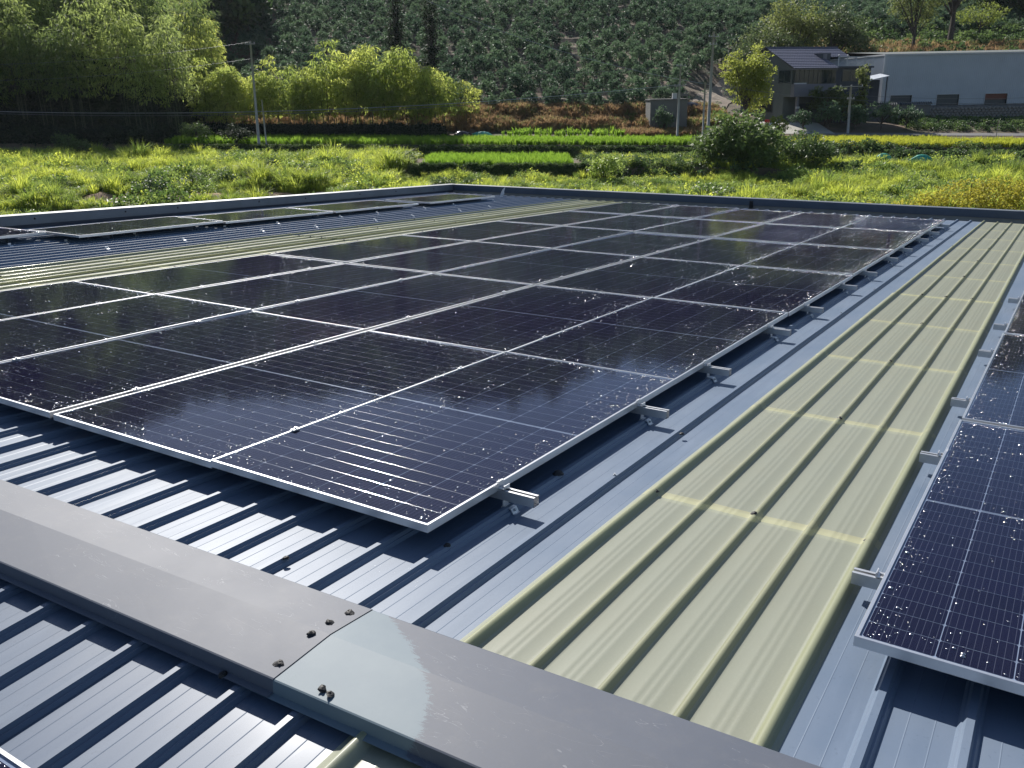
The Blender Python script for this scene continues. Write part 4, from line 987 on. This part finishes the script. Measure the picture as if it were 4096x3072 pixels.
mb = MB(); mb.box(0, 7.4, 0, .24, -3.4, -.75); put('wall_body', mb.mesh('wall_body', M['concrete']), tw)
for k in range(30):
    mb = MB(); x = k * .25; mb.v = [(x, -.18, -.72), (x + .24, -.18, -.72), (x + .24, .12, -.48), (x, .12, -.48), (x + .12, -.2, -.64), (x + .12, .12, -.42)]; mb.f = [(0, 4, 5, 3), (4, 1, 2, 5), (0, 1, 4)]; put('coping_tile', mb.mesh('coping_tile', M['winframe']), tw)
lt = root('lean_to', 'small lean-to with a pale sloping canopy between house and warehouse', 'shed', W(38.6, 100.5, 0), (0, 0, wrz))
mb = MB(); mb.v = [(-.2, -.8, 1.75), (2.6, -.8, 2.3), (2.6, 1.8, 2.55), (-.2, 1.8, 2.0), (-.2, -.8, 1.68), (2.6, -.8, 2.23)]; mb.f = [(0, 1, 2, 3), (4, 5, 1, 0)]; put('canopy', mb.mesh('canopy', M['siding']), lt)
mb = MB(); mb.box(0, .1, -.7, -.6, -3, 1.7); mb.box(2.4, 2.5, -.7, -.6, -3, 2.2); mb.box(0.0, 2.5, 1.4, 1.5, -3, 1.9); put('posts', mb.mesh('posts', M['render_d']), lt)
hut = root('block_hut', 'small flat-roofed concrete block hut beside the dirt track', 'hut', W(15.0, 96, 0), (0, 0, wrz + .04))
mb = MB(); mb.box(0, 3.9, 0, 2.6, -2.9, .27); put('block_wall', mb.mesh('block_wall', M['block']), hut); mb = MB(); mb.box(-.08, 4.05, -.1, 2.7, .272, .38); put('roof_slab', mb.mesh('roof_slab', M['concrete']), hut)
mb = MB(); mb.box(2.35, 2.8, .2, .6, .385, .95); c_ = put('meter_cabinet', mb.mesh('meter_cabinet', M['white']), hut)
mb = MB(); 
for x in (2.85, 3.4, 3.9): mb.box(x, x + .04, .2, .24, .385, 1.0)
mb.box(2.85, 3.94, .2, .24, .96, 1.0); mb.box(2.9, 3.9, .21, .23, .6, .9); put('roof_railing', mb.mesh('roof_railing', M['concrete']), hut)
# track, yard, debris
def strip(name, pts, mat, lift, label=None):
    mb = MB()
    for (s, d, w) in pts:
        for q in range(5): ss = s + (q / 4 - .5) * w; mb.v.append(tuple(W(ss, d, terr(ss, d) + lift)))
    for i in range(len(pts) - 1):
        for q in range(4): a = i * 5 + q; mb.f.append((a, a + 1, a + 6, a + 5))
    put(name, mb.mesh(name, mat), None, kind='structure')
strip('dirt_track', [(19.8 + .33 * i * .5 + .012 * i * i * .5, 91.5 + i, 4.2 - .02 * i) for i in range(0, 34)], M['track'], .10)
strip('yard', [(27.8 + .1 * i, 89.5 + i * .7, 9 - .2 * i) for i in range(12)], M['concrete_l'], .06)
strip('yard_path', [(42, 88.5, 40), (42, 89.3, 40), (42, 90.2, 40)], M['concrete'], .05)
def heap(name, label, s, d, rx, ry, h, mat, seed=0, cat='heap'):
    mb = MB(); n_, m_ = 14, 5
    for i in range(m_ + 1):
        for k in range(n_):
            t = 2 * PI * k / n_; r = math.cos(PI / 2 * i / m_); f = 1 + .35 * noise.noise(Vector((math.cos(t) * 2 + seed, math.sin(t) * 2, i * .7)))
            mb.v.append((rx * r * f * math.cos(t), ry * r * f * math.sin(t), h * math.sin(PI / 2 * i / m_) * (1 + .3 * noise.noise(Vector((k, i, seed)))) - .05))
    for i in range(m_):
        for k in range(n_): mb.f.append((i * n_ + k, i * n_ + (k + 1) % n_, (i + 1) * n_ + (k + 1) % n_, (i + 1) * n_ + k))
    put(name, mb.mesh(name, mat), None, W(s, d, terr(s, d)), (0, 0, wrz), label=label, category=cat)
heap('debris_heap', 'heap under wrinkled black plastic on the left side of the dirt track', 20.2, 101.5, 1.5, .9, .9, M['blackplastic'], 2)
heap('netting_heap', 'heap of teal netting at the end of the corn rows', -2.6, 92.6, 1.1, .6, .55, M['tarp'], 3)
heap('plastic_heap', 'dark plastic bundle left of the teal netting', -4.6, 92.6, .9, .6, .6, M['blackplastic'], 5)
heap('netting_heap', 'teal netting lump among the vines on the right', 29.8, 71.5, .9, .5, 1.2, M['tarp'], 7)
heap('netting_heap', 'smaller teal netting beside the grass on the far right', 32.6, 71.0, 1.2, .5, 1.2, M['tarp'], 9)
sc_ = root('scooter', 'parked scooter with a red top box beside the yellow-green tree', 'scooter', W(26.6, 91.8, terr(26.6, 91.8)), (0, 0, wrz + .4))
put('body', MB().tube([(-.55, 0, .35), (-.2, 0, .6), (.2, 0, .62), (.55, 0, .5), (.6, 0, .95)], [.1, .16, .12, .1, .05], 8).mesh('body', M['white'], True), sc_)
for x in (-.6, .62): put('wheel', MB().tube([(x, -.05, .27), (x, .05, .27)], .27, 14).mesh('wheel', M['blackplastic']), sc_)
put('top_box', MB().box(-.75, -.4, -.2, .2, .7, .98).mesh('top_box', M['red']), sc_); put('handlebar', MB().tube([(.55, -.3, 1.02), (.55, .3, 1.02)], .02, 6).mesh('handlebar', M['winframe']), sc_)

# ------------------------------------------------------------------ poles and cables
def pole(label, s, d, z0, z1, r0, r1, arms=(), lean=(0, 0)):
    o = root('utility_pole', label, 'utility pole', W(s, d, 0), (0, 0, wrz))
    put('shaft', MB().tube([(0, 0, z0 - .5), (lean[0], lean[1], z1)], [r0, r1], 10).mesh('shaft', M['concrete_pole'], True), o)
    for z, w in arms:
        f = (z - z0) / (z1 - z0)
        a = put('crossarm', MB().box(lean[0] * f - w, lean[0] * f + w, -.2, -.12, z, z + .07).mesh('crossarm', M['concrete_pole']), o)
        for x in (-w + .06, 0, w - .06): put('insulator', MB().tube([(lean[0] * f + x, -.16, z + .07), (lean[0] * f + x, -.16, z + .2)], .035, 6).mesh('insulator', M['white']), a)
pole('tallest concrete pole, at the foot of the dirt track', 19.82, 90, -2.5, 6.5, .17, .10, ((6.0, .5), (5.3, .35)), (.08, 0))
pole('short concrete post just left of the tallest pole', 19.32, 90, -2.5, 1.95, .10, .08)
pole('concrete pole in front of the block hut, with a crossarm at its top', 16.98, 91, -2.6, 3.7, .12, .08, ((3.45, .45), (1.6, .55)), (.08, 0))
pole('concrete pole between the citrus trees before the house', 33.7, 90, -3.2, 1.4, .13, .10, ((1.25, 1.1), (.1, .35)), (-.16, 0))
pole('leaning pole in front of the sunlit bamboo', -22.95, 84, -2.6, 6.1, .13, .09, ((5.8, .45),), (.18, 0))
pole('short post beside the leaning pole', -22.35, 84.3, -2.6, 1.1, .08, .06)
pole('thin stake on the far right field edge', 46.3, 86, -4.2, -2.0, .04, .03)
def cable(label, a, b, sag, r, mat, n=24, name='overhead_cable'):
    pts = [a.lerp(b, i / n) - Vector((0, 0, sag * 4 * (i / n) * (1 - i / n))) for i in range(n + 1)]
    put(name, MB().tube(pts, r, 5).mesh(name, mat), None, label=label, category='cable')
cable('thick sagging cable across the bamboo to the pole by the hut', W(-58, 86, 1.0), W(17.0, 90.8, 1.75), 1.35, .028, M['wire_b'])
cable('second cable running just under the thick sagging one', W(-58, 86.2, .85), W(17.0, 90.7, 1.6), 1.45, .022, M['wire'])
cable('upper thin cable from the leaning pole to the hut pole', W(-22.8, 84, 6.0), W(17.0, 90.9, 3.6), 1.6, .014, M['wire'])
cable('upper thin cable from the leaning pole out to the left', W(-22.8, 84, 6.0), W(-60, 88, 5.0), .8, .014, M['wire'])
cable('lower thin cable from the leaning pole out to the left', W(-22.9, 84, 4.6), W(-60, 88, 3.6), .8, .012, M['wire'])
cable('bright service cable slanting down across the orchard', W(-8.2, 100, 10.6), W(19.8, 90, 1.7), 1.0, .022, M['wire_b'])
cable('cable from the tallest pole past the house front to the yard pole', W(19.85, 90, 1.9), W(33.6, 90, .2), .35, .016, M['wire'])
cable('cable from the tallest pole to the house corner', W(19.9, 90, 5.6), W(29.2, 94.6, 1.7), .5, .014, M['wire'])
cable('drooping cable along the house balcony', W(26.5, 94, 2.2), W(36.0, 92, 1.2), .6, .016, M['wire'])
cable('upper cable from the yard pole past the warehouse openings', W(33.6, 90, .5), W(62, 92, .3), .5, .014, M['wire'])
cable('lower cable from the yard pole past the warehouse openings', W(33.6, 90, .05), W(62, 92, -.4), .4, .018, M['wire'])
cable('pair-end cable between the hut pole and the tallest pole', W(17.0, 90.8, 1.7), W(19.8, 90, 1.9), .05, .02, M['wire'])

hz = MB(); c0 = W(0, 150, 0); hz.v = [tuple(W(a, b, c)) for a in (-420, 420) for b in (-60, 420) for c in (-11, 125)]
hz.f = [(0, 1, 3, 2), (4, 6, 7, 5), (0, 4, 5, 1), (2, 3, 7, 6), (0, 2, 6, 4), (1, 5, 7, 3)]
hm = bpy.data.materials.new('haze'); hm.use_nodes = True; hm.node_tree.nodes.clear()
pv = hm.node_tree.nodes.new('ShaderNodeVolumePrincipled'); ho = hm.node_tree.nodes.new('ShaderNodeOutputMaterial')
pv.inputs['Color'].default_value = (.80, .88, 1, 1); pv.inputs['Density'].default_value = .00007; pv.inputs['Anisotropy'].default_value = .4
hm.node_tree.links.new(pv.outputs[0], ho.inputs['Volume'])
put('haze', hz.mesh('haze', hm), None, kind='stuff', label='thin bluish air over the valley')
